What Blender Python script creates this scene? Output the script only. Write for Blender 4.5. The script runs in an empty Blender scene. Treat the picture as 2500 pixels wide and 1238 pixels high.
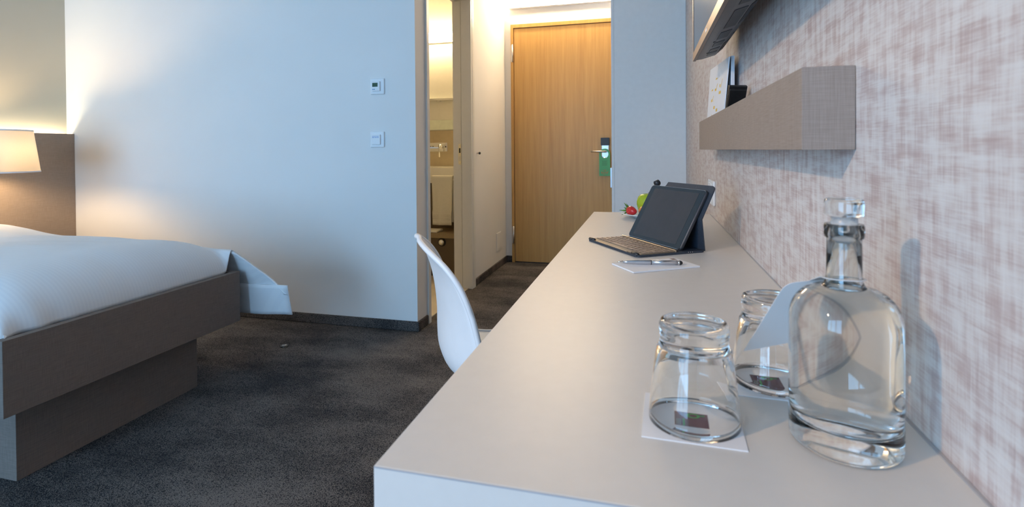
import bpy, bmesh, math, random
from mathutils import Vector, Matrix, noise as mnoise

random.seed(7)
scene = bpy.context.scene
PI = math.pi

# ------------------------------------------------------------------ camera
F_PX, CX, CY, CAM_H = 1285.0, 1250.0, 382.9, 1.0
YAW, PITCH, ROLL = 0.25291, 0.012, -0.00754
fw = Vector((-math.sin(YAW) * math.cos(PITCH), math.cos(YAW) * math.cos(PITCH), -math.sin(PITCH)))
rt = Vector((math.cos(YAW), math.sin(YAW), 0))
up = rt.cross(fw)
rt2 = rt * math.cos(ROLL) + up * math.sin(ROLL)
up2 = rt2.cross(fw)
cam_d = bpy.data.cameras.new('camera')
cam = bpy.data.objects.new('camera', cam_d)
scene.collection.objects.link(cam)
cam.matrix_world = Matrix(((rt2.x, up2.x, -fw.x, 0), (rt2.y, up2.y, -fw.y, 0), (rt2.z, up2.z, -fw.z, CAM_H), (0, 0, 0, 1)))
cam_d.sensor_width = 36.0
cam_d.lens = 36.0 * F_PX / 2500.0
cam_d.shift_y = -(619.0 - CY) / 2500.0
cam_d.clip_start = 0.02
cam_d.dof.use_dof = True
cam_d.dof.focus_distance = 1.45
cam_d.dof.aperture_fstop = 8.0
scene.camera = cam

# ------------------------------------------------------------------ light
scene.view_settings.view_transform = 'Standard'
scene.view_settings.look = 'None'
scene.view_settings.gamma = 1.0
scene.view_settings.use_curve_mapping = False
scene.view_settings.exposure = 0.0

world = bpy.data.worlds.new('world')
scene.world = world
world.use_nodes = True
world.node_tree.nodes['Background'].inputs['Color'].default_value = (0.42, 0.66, 1.0, 1)
world.node_tree.nodes['Background'].inputs['Strength'].default_value = 0.5

def area_light(name, loc, rot, size, size_y, power, color, shape='RECTANGLE'):
    l = bpy.data.lights.new(name, 'AREA')
    l.shape = shape
    l.size = size
    if shape in ('RECTANGLE', 'ELLIPSE'):
        l.size_y = size_y
    l.energy = power
    l.color = color
    o = bpy.data.objects.new(name, l)
    o.location = loc
    o.rotation_euler = rot
    scene.collection.objects.link(o)
    return o

# daylight entering through the wide window behind the camera
WIN_X0, WIN_X1, WIN_Z0, WIN_Z1, BACK_Y = -3.55, -1.05, 0.08, 2.38, -2.6
area_light('window_daylight_offscreen', ((WIN_X0 + WIN_X1) / 2, BACK_Y - 0.12, (WIN_Z0 + WIN_Z1) / 2), (PI / 2, 0, 0),
           WIN_X1 - WIN_X0, WIN_Z1 - WIN_Z0, 174.0, (0.335, 0.635, 1.0)).data.cycles.is_caustics_light = True

# ------------------------------------------------------------------ materials
def new_mat(name):
    m = bpy.data.materials.new(name)
    m.use_nodes = True
    nt = m.node_tree
    return m, nt, nt.nodes['Principled BSDF']

def coords(nt, scale=(1, 1, 1), rot=(0, 0, 0)):
    tc = nt.nodes.new('ShaderNodeTexCoord')
    mp = nt.nodes.new('ShaderNodeMapping')
    mp.inputs['Scale'].default_value = scale
    mp.inputs['Rotation'].default_value = rot
    nt.links.new(tc.outputs['Object'], mp.inputs['Vector'])
    return mp.outputs['Vector']

def tex_noise(nt, vec, scale=5, detail=3, rough=0.5):
    n = nt.nodes.new('ShaderNodeTexNoise')
    n.inputs['Scale'].default_value = scale
    n.inputs['Detail'].default_value = detail
    n.inputs['Roughness'].default_value = rough
    nt.links.new(vec, n.inputs['Vector'])
    return n.outputs['Fac']

def ramp(nt, fac, stops):
    r = nt.nodes.new('ShaderNodeValToRGB')
    cr = r.color_ramp
    while len(cr.elements) < len(stops):
        cr.elements.new(0.5)
    for e, (p, c) in zip(cr.elements, stops):
        e.position = p
        e.color = tuple(c) + (1,) if len(c) == 3 else c
    nt.links.new(fac, r.inputs['Fac'])
    return r.outputs['Color']

def math_node(nt, op, a, b):
    n = nt.nodes.new('ShaderNodeMath')
    n.operation = op
    for i, v in enumerate((a, b)):
        if isinstance(v, (int, float)):
            n.inputs[i].default_value = v
        else:
            nt.links.new(v, n.inputs[i])
    return n.outputs[0]

def bump(nt, bsdf, h, strength=0.2, dist=0.001):
    b = nt.nodes.new('ShaderNodeBump')
    b.inputs['Strength'].default_value = strength
    b.inputs['Distance'].default_value = dist
    nt.links.new(h, b.inputs['Height'])
    nt.links.new(b.outputs['Normal'], bsdf.inputs['Normal'])

def plain(name, col, rough=0.5, metal=0.0, var=0.04, nscale=30.0, bmp=0.0, spec=0.5):
    """a paint / plastic / metal: base colour with faint procedural variation"""
    m, nt, b = new_mat(name)
    v = coords(nt)
    f = tex_noise(nt, v, nscale, 2)
    c0 = tuple(max(0, c * (1 - var)) for c in col)
    c1 = tuple(min(1, c * (1 + var)) for c in col)
    nt.links.new(ramp(nt, f, [(0.3, c0), (0.7, c1)]), b.inputs['Base Color'])
    b.inputs['Roughness'].default_value = rough
    b.inputs['Metallic'].default_value = metal
    b.inputs['Specular IOR Level'].default_value = spec
    if bmp:
        bump(nt, b, tex_noise(nt, v, nscale * 12, 3), bmp, 0.0008)
    return m

def emit(name, col, strength, base=(0.9, 0.9, 0.9)):
    m, nt, b = new_mat(name)
    b.inputs['Base Color'].default_value = base + (1,)
    b.inputs['Emission Color'].default_value = col + (1,)
    b.inputs['Emission Strength'].default_value = strength
    return m

def glass(name, col=(1, 1, 1), ior=1.5, rough=0.0):
    m, nt, b = new_mat(name)
    b.inputs['Base Color'].default_value = col + (1,)
    b.inputs['Roughness'].default_value = rough
    b.inputs['IOR'].default_value = ior
    b.inputs['Transmission Weight'].default_value = 1.0
    return m

def weave(name, c0, c1, sx=900, rough=0.75, mixlow=0.35, axes='yz'):
    """linen-look laminate: fine crossing threads"""
    m, nt, b = new_mat(name)
    lo, hi = sx * 0.03, sx
    v1 = coords(nt, (lo, lo, hi) if axes != 'xy' else (lo, hi, lo))
    v2 = coords(nt, (hi, hi, lo) if axes != 'xy' else (hi, lo, lo))
    f = math_node(nt, 'ADD', math_node(nt, 'MULTIPLY', tex_noise(nt, v1, 1, 2), 0.5), math_node(nt, 'MULTIPLY', tex_noise(nt, v2, 1, 2), 0.5))
    nt.links.new(ramp(nt, f, [(mixlow, c0), (1 - mixlow, c1)]), b.inputs['Base Color'])
    b.inputs['Roughness'].default_value = rough
    bump(nt, b, f, 0.25, 0.0006)
    return m

M = {}
M['wall'] = plain('wall_paint_white', (0.80, 0.79, 0.77), 0.85, var=0.012, nscale=3, bmp=0.05)
M['ceiling'] = plain('ceiling_paint', (0.82, 0.81, 0.79), 0.9, var=0.01)
M['olive'] = plain('wall_paint_taupe', (0.50, 0.49, 0.42), 0.85, var=0.02, nscale=3, bmp=0.05)
M['trimpaint'] = plain('door_frame_paint', (0.74, 0.73, 0.69), 0.45, var=0.01)
M['laminate'] = plain('desk_laminate', (0.68, 0.655, 0.62), 0.38, var=0.012, nscale=60, bmp=0.04)
M['edge'] = plain('desk_edge_band', (0.42, 0.42, 0.44), 0.5)
M['closet'] = plain('closet_laminate', (0.80, 0.79, 0.77), 0.5, var=0.015)
M['bedwood'] = weave('bed_linen_laminate', (0.155, 0.118, 0.098), (0.225, 0.176, 0.148), 900)
M['headboard'] = weave('headboard_upholstery', (0.265, 0.210, 0.170), (0.345, 0.280, 0.232), 900)
M['ledge'] = weave('ledge_linen_laminate', (0.265, 0.210, 0.175), (0.345, 0.280, 0.240), 900)
M['plastic_white'] = plain('white_plastic', (0.82, 0.83, 0.84), 0.35, var=0.01)
M['shell'] = plain('chair_white_plastic', (0.84, 0.85, 0.86), 0.42, var=0.01)
M['shade'] = None
M['black'] = plain('black_polymer', (0.022, 0.024, 0.028), 0.45, var=0.1)
M['navy'] = plain('dark_blue_leatherette', (0.030, 0.042, 0.062), 0.5, var=0.15, nscale=200, bmp=0.15)
M['darkplastic'] = plain('tv_dark_plastic', (0.055, 0.055, 0.06), 0.5, var=0.05)
M['greyplastic'] = plain('tv_grey_plastic', (0.16, 0.155, 0.155), 0.45, var=0.05)
M['bronze'] = plain('tv_bezel_bronze', (0.30, 0.24, 0.205), 0.42, 0.5)
M['screen'] = plain('tv_screen', (0.035, 0.040, 0.046), 0.12, var=0.02)
M['tabscreen'] = plain('tablet_screen_glass', (0.032, 0.030, 0.034), 0.22, var=0.05)
M['tabbezel'] = plain('tablet_bezel_glass', (0.012, 0.020, 0.027), 0.2, var=0.02)
M['alu'] = plain('aluminium', (0.62, 0.64, 0.68), 0.28, 1.0, 0.03)
M['chrome'] = plain('chrome', (0.82, 0.82, 0.80), 0.12, 1.0, 0.02)
M['steel'] = plain('brushed_steel', (0.60, 0.58, 0.55), 0.32, 1.0, 0.05)
M['keycap'] = plain('keycap_champagne', (0.33, 0.245, 0.185), 0.4, 0.35, 0.05)
M['deck'] = plain('keyboard_deck_bronze', (0.20, 0.155, 0.11), 0.4, 0.4)
M['gold'] = plain('champagne_strip', (0.62, 0.50, 0.36), 0.28, 0.8)
M['paper'] = plain('paper_white', (0.84, 0.84, 0.86), 0.8, var=0.01)
M['papergrey'] = plain('card_grey_white', (0.73, 0.73, 0.73), 0.7, var=0.01)
M['purple'] = plain('print_aubergine', (0.115, 0.040, 0.060), 0.6)
M['greenink'] = plain('print_green', (0.06, 0.36, 0.08), 0.6)
M['paleink'] = plain('print_pale_green', (0.32, 0.40, 0.36), 0.6)
M['brownink'] = plain('print_brown', (0.16, 0.10, 0.085), 0.6)
M['yellowink'] = plain('print_yellow', (0.78, 0.50, 0.06), 0.6)
M['blueink'] = plain('print_blue', (0.16, 0.30, 0.60), 0.6)
M['greentag'] = plain('door_tag_green', (0.085, 0.38, 0.16), 0.55)
M['orangeink'] = plain('print_orange', (0.52, 0.22, 0.08), 0.6)
M['darkgreenink'] = plain('print_dark_green', (0.07, 0.24, 0.11), 0.6)
M['bookdaylit'] = plain('booklet_paper_daylit', (0.72, 0.76, 0.80), 0.7)  # blue cast of the window daylight is put into the booklet colour
M['leather'] = plain('black_leather', (0.016, 0.015, 0.015), 0.42, var=0.2, nscale=120, bmp=0.2)
M['rubber'] = plain('black_rubber', (0.015, 0.015, 0.017), 0.6)
M['glass'] = glass('clear_glass', (0.985, 0.995, 0.99), 1.5)
M['bottleglass'] = glass('bottle_glass', (0.965, 0.99, 0.98), 1.5)
M['frost'] = glass('frosted_glass', (0.96, 0.97, 0.98), 1.45, 0.25)
M['frost'].node_tree.nodes['Principled BSDF'].inputs['Transmission Weight'].default_value = 0.75
def mk_waterwall():
    # where water touches glass the bend is that of 1.33 against 1.5
    m = bpy.data.materials.new('water_in_glass')
    m.use_nodes = True
    nt = m.node_tree
    nt.nodes.remove(nt.nodes['Principled BSDF'])
    g = nt.nodes.new('ShaderNodeBsdfGlass')
    g.inputs['Color'].default_value = (0.985, 0.995, 1.0, 1)
    g.inputs['IOR'].default_value = 1.33 / 1.5
    g.inputs['Roughness'].default_value = 0.0
    nt.links.new(g.outputs[0], nt.nodes['Material Output'].inputs['Surface'])
    return m
M['waterwall'] = mk_waterwall()
M['water'] = glass('water', (0.985, 0.995, 1.0), 1.33)
M['plateglass'] = plain('porcelain_plate', (0.74, 0.80, 0.84), 0.2, var=0.01)
M['lcd'] = plain('lcd_grey_green', (0.035, 0.085, 0.045), 0.2, var=0.3, nscale=500)
M['darktile'] = plain('dark_brown_tile', (0.10, 0.075, 0.045), 0.4, var=0.15, nscale=4)
M['bathwall'] = plain('bathroom_paint', (0.80, 0.78, 0.73), 0.8, var=0.01)
M['ceramic'] = plain('ceramic_white', (0.82, 0.80, 0.74), 0.2, var=0.01)
M['mirrorpane'] = plain('frosted_pane', (0.74, 0.80, 0.70), 0.25)
M['lock'] = plain('brass_steel', (0.72, 0.66, 0.48), 0.35, 0.8)
M['bathlamp'] = emit('bath_lamp_glow', (1.0, 0.72, 0.36), 32.0)
M['tube'] = emit('corridor_tube_glow', (1.0, 0.77, 0.50), 105.0)
M['led'] = emit('led_strip_glow', (1.0, 0.84, 0.55), 45.0)
M['bulb'] = emit('bulb_glow', (1.0, 0.68, 0.35), 330.0)

# oak veneer
def mk_oak():
    m, nt, b = new_mat('oak_veneer')
    v = coords(nt, (1, 1, 0.035))
    f1 = tex_noise(nt, v, 38, 5, 0.6)
    v2 = coords(nt, (1, 1, 0.02))
    f2 = tex_noise(nt, v2, 170, 3, 0.6)
    f3 = tex_noise(nt, coords(nt, (1, 1, 0.12)), 5.0, 2)
    f = math_node(nt, 'ADD', math_node(nt, 'MULTIPLY', f1, 0.5), math_node(nt, 'ADD', math_node(nt, 'MULTIPLY', f2, 0.3), math_node(nt, 'MULTIPLY', f3, 0.2)))
    nt.links.new(ramp(nt, f, [(0.32, (0.40, 0.210, 0.054)), (0.5, (0.49, 0.275, 0.076)), (0.68, (0.57, 0.335, 0.105))]), b.inputs['Base Color'])
    b.inputs['Roughness'].default_value = 0.42
    bump(nt, b, f2, 0.08, 0.0004)
    return m
M['oak'] = mk_oak()

# warm stone-look bathroom tile
def mk_stone(name, c0, c1, scale=3):
    m, nt, b = new_mat(name)
    f = tex_noise(nt, coords(nt), scale, 6, 0.6)
    nt.links.new(ramp(nt, f, [(0.3, c0), (0.7, c1)]), b.inputs['Base Color'])
    b.inputs['Roughness'].default_value = 0.4
    return m
M['backsplash'] = mk_stone('backsplash_stone', (0.40, 0.33, 0.22), (0.54, 0.46, 0.32), 5)
M['bathfloor'] = mk_stone('bath_floor_tile', (0.52, 0.46, 0.36), (0.61, 0.55, 0.44), 4)

# woven vinyl wallpaper on the desk wall (lies in the y-z plane)
def mk_wallpaper():
    m, nt, b = new_mat('woven_wallpaper')
    def st(sy, sz, det=2, rot=0.0):
        return tex_noise(nt, coords(nt, (1, sy, sz), (rot, 0, 0)), 1.0, det, 0.55)
    vb = st(85, 12, 2)
    hb = st(16, 75, 2)
    blot = math_node(nt, 'MULTIPLY', math_node(nt, 'ADD', vb, hb), 0.5)
    fv = st(900, 30, 2)
    fh = st(30, 900, 2, 0.07)
    fine = math_node(nt, 'MULTIPLY', math_node(nt, 'ADD', fv, fh), 0.5)
    f = math_node(nt, 'ADD', math_node(nt, 'MULTIPLY', blot, 0.58), math_node(nt, 'MULTIPLY', fine, 0.42))
    nt.links.new(ramp(nt, f, [(0.38, (0.47, 0.365, 0.35)), (0.46, (0.57, 0.485, 0.465)), (0.52, (0.66, 0.615, 0.595)), (0.60, (0.72, 0.695, 0.68))]), b.inputs['Base Color'])
    b.inputs['Roughness'].default_value = 0.62
    bump(nt, b, fine, 0.35, 0.0008)
    return m
M['wallpaper'] = mk_wallpaper()

# loop-pile carpet with cloudy patches
def mk_carpet(name, rows=True):
    m, nt, b = new_mat(name)
    v = coords(nt, (1, 1, 1), (0, 0, 0.5))
    big = tex_noise(nt, coords(nt, (0.8, 1.5, 1), (0, 0, 0.45)), 2.6, 5, 0.62)
    vor = nt.nodes.new('ShaderNodeTexVoronoi')
    vor.inputs['Scale'].default_value = 300
    nt.links.new(v, vor.inputs['Vector'])
    sp = tex_noise(nt, v, 330, 2, 0.6)
    loop = math_node(nt, 'ADD', math_node(nt, 'MULTIPLY', vor.outputs['Distance'], -0.55), math_node(nt, 'MULTIPLY', sp, 0.55))
    f = math_node(nt, 'ADD', math_node(nt, 'MULTIPLY', big, 0.85), math_node(nt, 'ADD', loop, 0.10))
    nt.links.new(ramp(nt, f, [(0.34, (0.024, 0.024, 0.027)), (0.50, (0.070, 0.065, 0.063)), (0.66, (0.175, 0.156, 0.143))]), b.inputs['Base Color'])
    b.inputs['Roughness'].default_value = 0.95
    b.inputs['Specular IOR Level'].default_value = 0.1
    bump(nt, b, loop, 0.8, 0.004)
    return m
M['carpet'] = mk_carpet('loop_carpet')

# duvet cotton with woven satin stripes running along the bed
def mk_duvet():
    m, nt, b = new_mat('striped_cotton')
    w = nt.nodes.new('ShaderNodeTexWave')
    w.wave_type = 'BANDS'
    w.bands_direction = 'Y'
    w.inputs['Scale'].default_value = 26
    w.inputs['Distortion'].default_value = 0.35
    w.inputs['Detail'].default_value = 1
    nt.links.new(coords(nt), w.inputs['Vector'])
    nt.links.new(ramp(nt, w.outputs['Fac'], [(0.3, (0.80, 0.80, 0.81)), (0.7, (0.825, 0.825, 0.83))]), b.inputs['Base Color'])
    b.inputs['Roughness'].default_value = 0.7
    b.inputs['Sheen Weight'].default_value = 0.15
    bump(nt, b, w.outputs['Fac'], 0.06, 0.0008)
    return m
M['duvet'] = mk_duvet()

def mk_towel():
    m, nt, b = new_mat('terry_towel')
    v = coords(nt)
    f = tex_noise(nt, v, 420, 2)
    w = nt.nodes.new('ShaderNodeTexWave')
    w.bands_direction = 'Z'
    w.inputs['Scale'].default_value = 16
    nt.links.new(v, w.inputs['Vector'])
    nt.links.new(ramp(nt, f, [(0.3, (0.70, 0.68, 0.60)), (0.7, (0.82, 0.80, 0.73))]), b.inputs['Base Color'])
    b.inputs['Roughness'].default_value = 0.95
    bump(nt, b, f, 0.5, 0.003)
    return m
M['towel'] = mk_towel()

def mk_shade():
    m, nt, b = new_mat('lamp_shade_fabric')
    f = tex_noise(nt, coords(nt, (1, 1, 1)), 500, 2)
    nt.links.new(ramp(nt, f, [(0.3, (0.78, 0.73, 0.64)), (0.7, (0.84, 0.80, 0.71))]), b.inputs['Base Color'])
    b.inputs['Roughness'].default_value = 0.9
    tr = nt.nodes.new('ShaderNodeBsdfTranslucent')
    tr.inputs['Color'].default_value = (0.94, 0.90, 0.84, 1)
    mx = nt.nodes.new('ShaderNodeMixShader')
    mx.inputs['Fac'].default_value = 0.42
    nt.links.new(b.outputs[0], mx.inputs[1])
    nt.links.new(tr.outputs[0], mx.inputs[2])
    nt.links.new(mx.outputs[0], nt.nodes['Material Output'].inputs['Surface'])
    return m
M['shade'] = mk_shade()

def mk_apple():
    m, nt, b = new_mat('green_apple_skin')
    f = tex_noise(nt, coords(nt, (1, 1, 0.5)), 25, 3)
    nt.links.new(ramp(nt, f, [(0.3, (0.30, 0.44, 0.015)), (0.7, (0.47, 0.55, 0.03))]), b.inputs['Base Color'])
    b.inputs['Roughness'].default_value = 0.25
    return m
M['apple'] = mk_apple()
M['strawberry'] = plain('strawberry_red', (0.52, 0.018, 0.022), 0.28, var=0.25, nscale=90)
M['seed'] = plain('strawberry_seed', (0.65, 0.42, 0.12), 0.4)
M['leaf'] = plain('strawberry_leaf', (0.10, 0.24, 0.035), 0.5, var=0.3, nscale=120)
M['physalis'] = plain('apricot_skin', (0.80, 0.33, 0.07), 0.35, var=0.15)

# ------------------------------------------------------------------ mesh helpers
COL = scene.collection

def mesh_obj(name, bm, mat, parent=None, smooth=False):
    me = bpy.data.meshes.new(name)
    bmesh.ops.recalc_face_normals(bm, faces=bm.faces)
    bm.to_mesh(me)
    bm.free()
    if smooth:
        for p in me.polygons:
            p.use_smooth = True
    o = bpy.data.objects.new(name, me)
    COL.objects.link(o)
    if mat is not None:
        me.materials.append(mat)
    if parent is not None:
        o.parent = parent
    return o

def bx(bm, x0, x1, y0, y1, z0, z1, bev=0.0, seg=2):
    m = Matrix.Translation(((x0 + x1) / 2, (y0 + y1) / 2, (z0 + z1) / 2)) @ Matrix.Diagonal((x1 - x0, y1 - y0, z1 - z0, 1))
    r = bmesh.ops.create_cube(bm, size=1.0, matrix=m)
    if bev > 0:
        es = list({e for v in r['verts'] for e in v.link_edges})
        bmesh.ops.bevel(bm, geom=es, offset=bev, segments=seg, profile=0.5, affect='EDGES')
    return r

def box(name, x0, x1, y0, y1, z0, z1, mat, parent=None, bev=0.0, seg=2):
    bm = bmesh.new()
    bx(bm, x0, x1, y0, y1, z0, z1, bev, seg)
    return mesh_obj(name, bm, mat, parent)

def lathe_bm(bm, prof, seg=48, c=(0, 0), z0=0.0, closed=False, cap=True):
    """revolve (r, z) profile about the vertical axis through c"""
    rings = []
    for r, z in prof:
        if r < 1e-6:
            rings.append([bm.verts.new((c[0], c[1], z + z0))])
        else:
            rings.append([bm.verts.new((c[0] + r * math.cos(2 * PI * k / seg), c[1] + r * math.sin(2 * PI * k / seg), z + z0)) for k in range(seg)])
    prs = list(zip(rings[:-1], rings[1:]))
    if closed:
        prs.append((rings[-1], rings[0]))
    for a, b in prs:
        if len(a) == 1 and len(b) == 1:
            continue
        for k in range(seg):
            k2 = (k + 1) % seg
            if len(a) == 1:
                bm.faces.new((a[0], b[k2], b[k]))
            elif len(b) == 1:
                bm.faces.new((a[k], a[k2], b[0]))
            else:
                bm.faces.new((a[k], a[k2], b[k2], b[k]))
    if cap and not closed:
        for rg, rev in ((rings[0], True), (rings[-1], False)):
            if len(rg) > 1:
                bm.faces.new(rg[::-1] if rev else rg)

def lathe(name, prof, mat, parent=None, seg=48, c=(0, 0), z0=0.0, closed=False, cap=True, smooth=True):
    bm = bmesh.new()
    lathe_bm(bm, prof, seg, c, z0, closed, cap)
    o = mesh_obj(name, bm, mat, parent, smooth)
    return o

def tube_bm(bm, pts, rad, seg=12, caps=True):
    pts = [Vector(p) for p in pts]
    rads = rad if isinstance(rad, (list, tuple)) else [rad] * len(pts)
    rings = []
    for i, p in enumerate(pts):
        t = (pts[min(i + 1, len(pts) - 1)] - pts[max(i - 1, 0)]).normalized()
        ref = Vector((0, 0, 1)) if abs(t.z) < 0.95 else Vector((1, 0, 0))
        a = t.cross(ref).normalized()
        b = t.cross(a).normalized()
        rings.append([bm.verts.new(p + (a * math.cos(2 * PI * k / seg) + b * math.sin(2 * PI * k / seg)) * rads[i]) for k in range(seg)])
    for r0, r1 in zip(rings[:-1], rings[1:]):
        for k in range(seg):
            bm.faces.new((r0[k], r0[(k + 1) % seg], r1[(k + 1) % seg], r1[k]))
    if caps:
        bm.faces.new(rings[0][::-1])
        bm.faces.new(rings[-1])

def tube(name, pts, rad, mat, parent=None, seg=12):
    bm = bmesh.new()
    tube_bm(bm, pts, rad, seg)
    o = mesh_obj(name, bm, mat, parent, True)
    return o

def autosmooth(o, deg=35):
    me = o.data
    for p in me.polygons:
        p.use_smooth = True
    bm = bmesh.new()
    bm.from_mesh(me)
    for e in bm.edges:
        if len(e.link_faces) == 2 and e.calc_face_angle(0) > math.radians(deg):
            e.smooth = False
    bm.to_mesh(me)
    bm.free()

def prism(name, pts, mat, parent=None, bev=0.0):
    """8 corner points: bottom 4 then top 4"""
    bm = bmesh.new()
    v = [bm.verts.new(p) for p in pts]
    for q in ((0, 1, 2, 3), (4, 5, 6, 7), (0, 1, 5, 4), (1, 2, 6, 5), (2, 3, 7, 6), (3, 0, 4, 7)):
        bm.faces.new([v[i] for i in q])
    if bev > 0:
        bmesh.ops.bevel(bm, geom=list(bm.edges), offset=bev, segments=2, profile=0.5, affect='EDGES')
    return mesh_obj(name, bm, mat, parent)

def poly_extrude(bm, pts2, to3, th):
    """2D outline -> solid of thickness th; to3(u, v, w) gives the point"""
    a = [bm.verts.new(to3(u, v, 0)) for u, v in pts2]
    b = [bm.verts.new(to3(u, v, th)) for u, v in pts2]
    n = len(pts2)
    bm.faces.new(a)
    bm.faces.new(b[::-1])
    for k in range(n):
        bm.faces.new((a[k], b[k], b[(k + 1) % n], a[(k + 1) % n]))

def thing(name, label, cat, loc=(0, 0, 0), rotz=0.0, group=None):
    o = bpy.data.objects.new(name, None)
    o.empty_display_size = 0.05
    COL.objects.link(o)
    o.location = loc
    o.rotation_euler = (0, 0, rotz)
    tag(o, label, cat, group)
    return o

def tag(o, label, cat, group=None):
    o['label'] = label
    o['category'] = cat
    if group:
        o['group'] = group
    return o

def struct(o, label=None):
    o['kind'] = 'structure'
    if label:
        o['label'] = label
    return o

def round_rect(w, h, r, n=5):
    pts = []
    for cx_, cy_, a0 in ((w - r, r, -PI / 2), (w - r, h - r, 0), (r, h - r, PI / 2), (r, r, PI)):
        for k in range(n + 1):
            a = a0 + PI / 2 * k / n
            pts.append((cx_ + r * math.cos(a), cy_ + r * math.sin(a)))
    return pts

# ------------------------------------------------------------------ key dimensions
XR = 0.24          # desk wall
XL = -3.79         # headboard wall
YB = 2.685         # wall in front of the bathroom
XC = -1.242        # corridor wall
YD = 4.57          # entrance door wall
ZC = 2.50          # ceiling
BX = -1.365        # bathroom side of the corridor wall
YBI = YB + 0.115   # bathroom side of the front wall
DJ0, DJ1, DJT = 2.855, 3.625, 2.085   # bathroom door opening

# ------------------------------------------------------------------ setting
struct(box('floor', XL - 0.1, XR + 0.1, BACK_Y - 0.1, YD + 0.1, -0.08, 0.0, M['carpet']))
struct(box('ceiling', XL - 0.1, XR + 0.1, BACK_Y - 0.1, YD + 0.1, ZC, ZC + 0.08, M['ceiling']))
struct(box('wall_right', XR, XR + 0.1, BACK_Y - 0.1, YD + 0.1, 0, ZC, M['wallpaper']))
struct(box('wall_left', XL - 0.1, XL, BACK_Y - 0.1, YD + 0.1, 0, ZC, M['olive']))

bm = bmesh.new()
bx(bm, XL, BX, YB, YBI, 0, ZC)
struct(mesh_obj('wall_front', bm, M['wall']))
bm = bmesh.new()
bx(bm, BX, XC, YB, DJ0 - 0.035, 0, ZC)
bx(bm, BX, XC, DJ1 + 0.005, YD, 0, ZC)
bx(bm, BX, XC, DJ0 - 0.035, DJ1 + 0.005, DJT + 0.035, ZC)
struct(mesh_obj('wall_corridor', bm, M['wall']))

# entrance wall with door opening
DX0, DX1, DZ = -1.181, -0.225, 2.119
bm = bmesh.new()
bx(bm, BX, DX0, YD, YD + 0.1, 0, ZC)
bx(bm, DX1, XR, YD, YD + 0.1, 0, ZC)
bx(bm, DX0, DX1, YD, YD + 0.1, DZ, ZC)
struct(mesh_obj('wall_entrance', bm, M['wall']))

# wall behind the camera with its wide window
bm = bmesh.new()
bx(bm, XL, WIN_X0, BACK_Y - 0.1, BACK_Y, 0, ZC)
bx(bm, WIN_X1, XR, BACK_Y - 0.1, BACK_Y, 0, ZC)
bx(bm, WIN_X0, WIN_X1, BACK_Y - 0.1, BACK_Y, 0, WIN_Z0)
bx(bm, WIN_X0, WIN_X1, BACK_Y - 0.1, BACK_Y, WIN_Z1, ZC)
struct(mesh_obj('wall_back', bm, M['wall']))
win = struct(box('window_1', WIN_X0, WIN_X1, BACK_Y - 0.09, BACK_Y - 0.03, WIN_Z0, WIN_Z0 + 0.05, M['plastic_white']))
box('window_frame', WIN_X0, WIN_X1, BACK_Y - 0.09, BACK_Y - 0.03, WIN_Z1 - 0.05, WIN_Z1, M['plastic_white'], win)
for k in range(4):
    xm = WIN_X0 + (WIN_X1 - WIN_X0) * k / 3
    xm = min(max(xm, WIN_X0 + 0.035), WIN_X1 - 0.035)
    box('mullion', xm - 0.035, xm + 0.035, BACK_Y - 0.09, BACK_Y - 0.03, WIN_Z0 + 0.05, WIN_Z1 - 0.05, M['plastic_white'], win)

# carpet skirting strips
SK = 0.056
def skirting(name, x0, x1, y0, y1):
    bm = bmesh.new()
    bx(bm, x0, x1, y0, y1, 0, SK, 0.006, 2)
    return struct(mesh_obj(name, bm, M['carpet']))
skirting('baseboard_front', XL, XC + 0.006, YB - 0.012, YB)
skirting('baseboard_corner', XC, XC + 0.012, YB - 0.012, DJ0 - 0.045)
skirting('baseboard_corridor', XC, XC + 0.012, DJ1 + 0.045, YD)
skirting('baseboard_entrance', XC, DX0, YD - 0.012, YD)
skirting('baseboard_left', XL, XL + 0.012, BACK_Y, 0.55)

# bathroom inside the corridor wall
struct(box('wall_bathroom_lining', BX - 0.012, BX, DJ1 + 0.01, YD - 0.012, 0, ZC, M['bathwall']))
struct(box('wall_bathroom', XL, BX, YD - 0.012, YD + 0.1, 0, ZC, M['bathwall']))
bf = struct(box('floor_bathroom', XL, BX, YBI, YD - 0.012, 0.0, 0.004, M['bathfloor']))
struct(box('trim_threshold', BX, XC - 0.02, DJ0, DJ1, 0.0, 0.006, M['bathfloor']))

# ------------------------------------------------------------------ bathroom door frame
fr = struct(box('door_2', BX - 0.012, XC + 0.012, DJ1 + 0.004, DJ1 + 0.004 + 0.04, 0, DJT, M['trimpaint']))
box('door_jamb', BX - 0.012, -1.312, DJ1 - 0.008, DJ1 + 0.006, 0, DJT, M['trimpaint'], fr)
box('jamb_face', -1.308, XC + 0.010, DJ1 - 0.022, DJ1 + 0.006, 0, DJT, M['trimpaint'], fr)
box('seal', -1.3135, -1.3065, DJ1 - 0.0105, DJ1 - 0.001, 0, DJT, M['rubber'], fr)
box('door_jamb', BX - 0.012, XC + 0.012, DJ0 - 0.036, DJ0 - 0.004, 0, DJT, M['trimpaint'], fr)
box('frame_head', BX - 0.012, XC + 0.012, DJ0 - 0.036, DJ1 + 0.044, DJT, DJT + 0.036, M['trimpaint'], fr)
sp = box('strike_plate', -1.337, -1.316, DJ1 - 0.0105, DJ1 - 0.0078, 0.90, 1.05, M['lock'], fr, 0.001)
box('latch_slot', -1.332, -1.321, DJ1 - 0.0115, DJ1 - 0.0100, 0.985, 1.02, M['rubber'], sp)
box('latch_slot', -1.332, -1.321, DJ1 - 0.0115, DJ1 - 0.0100, 0.925, 0.965, M['steel'], sp)
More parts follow.
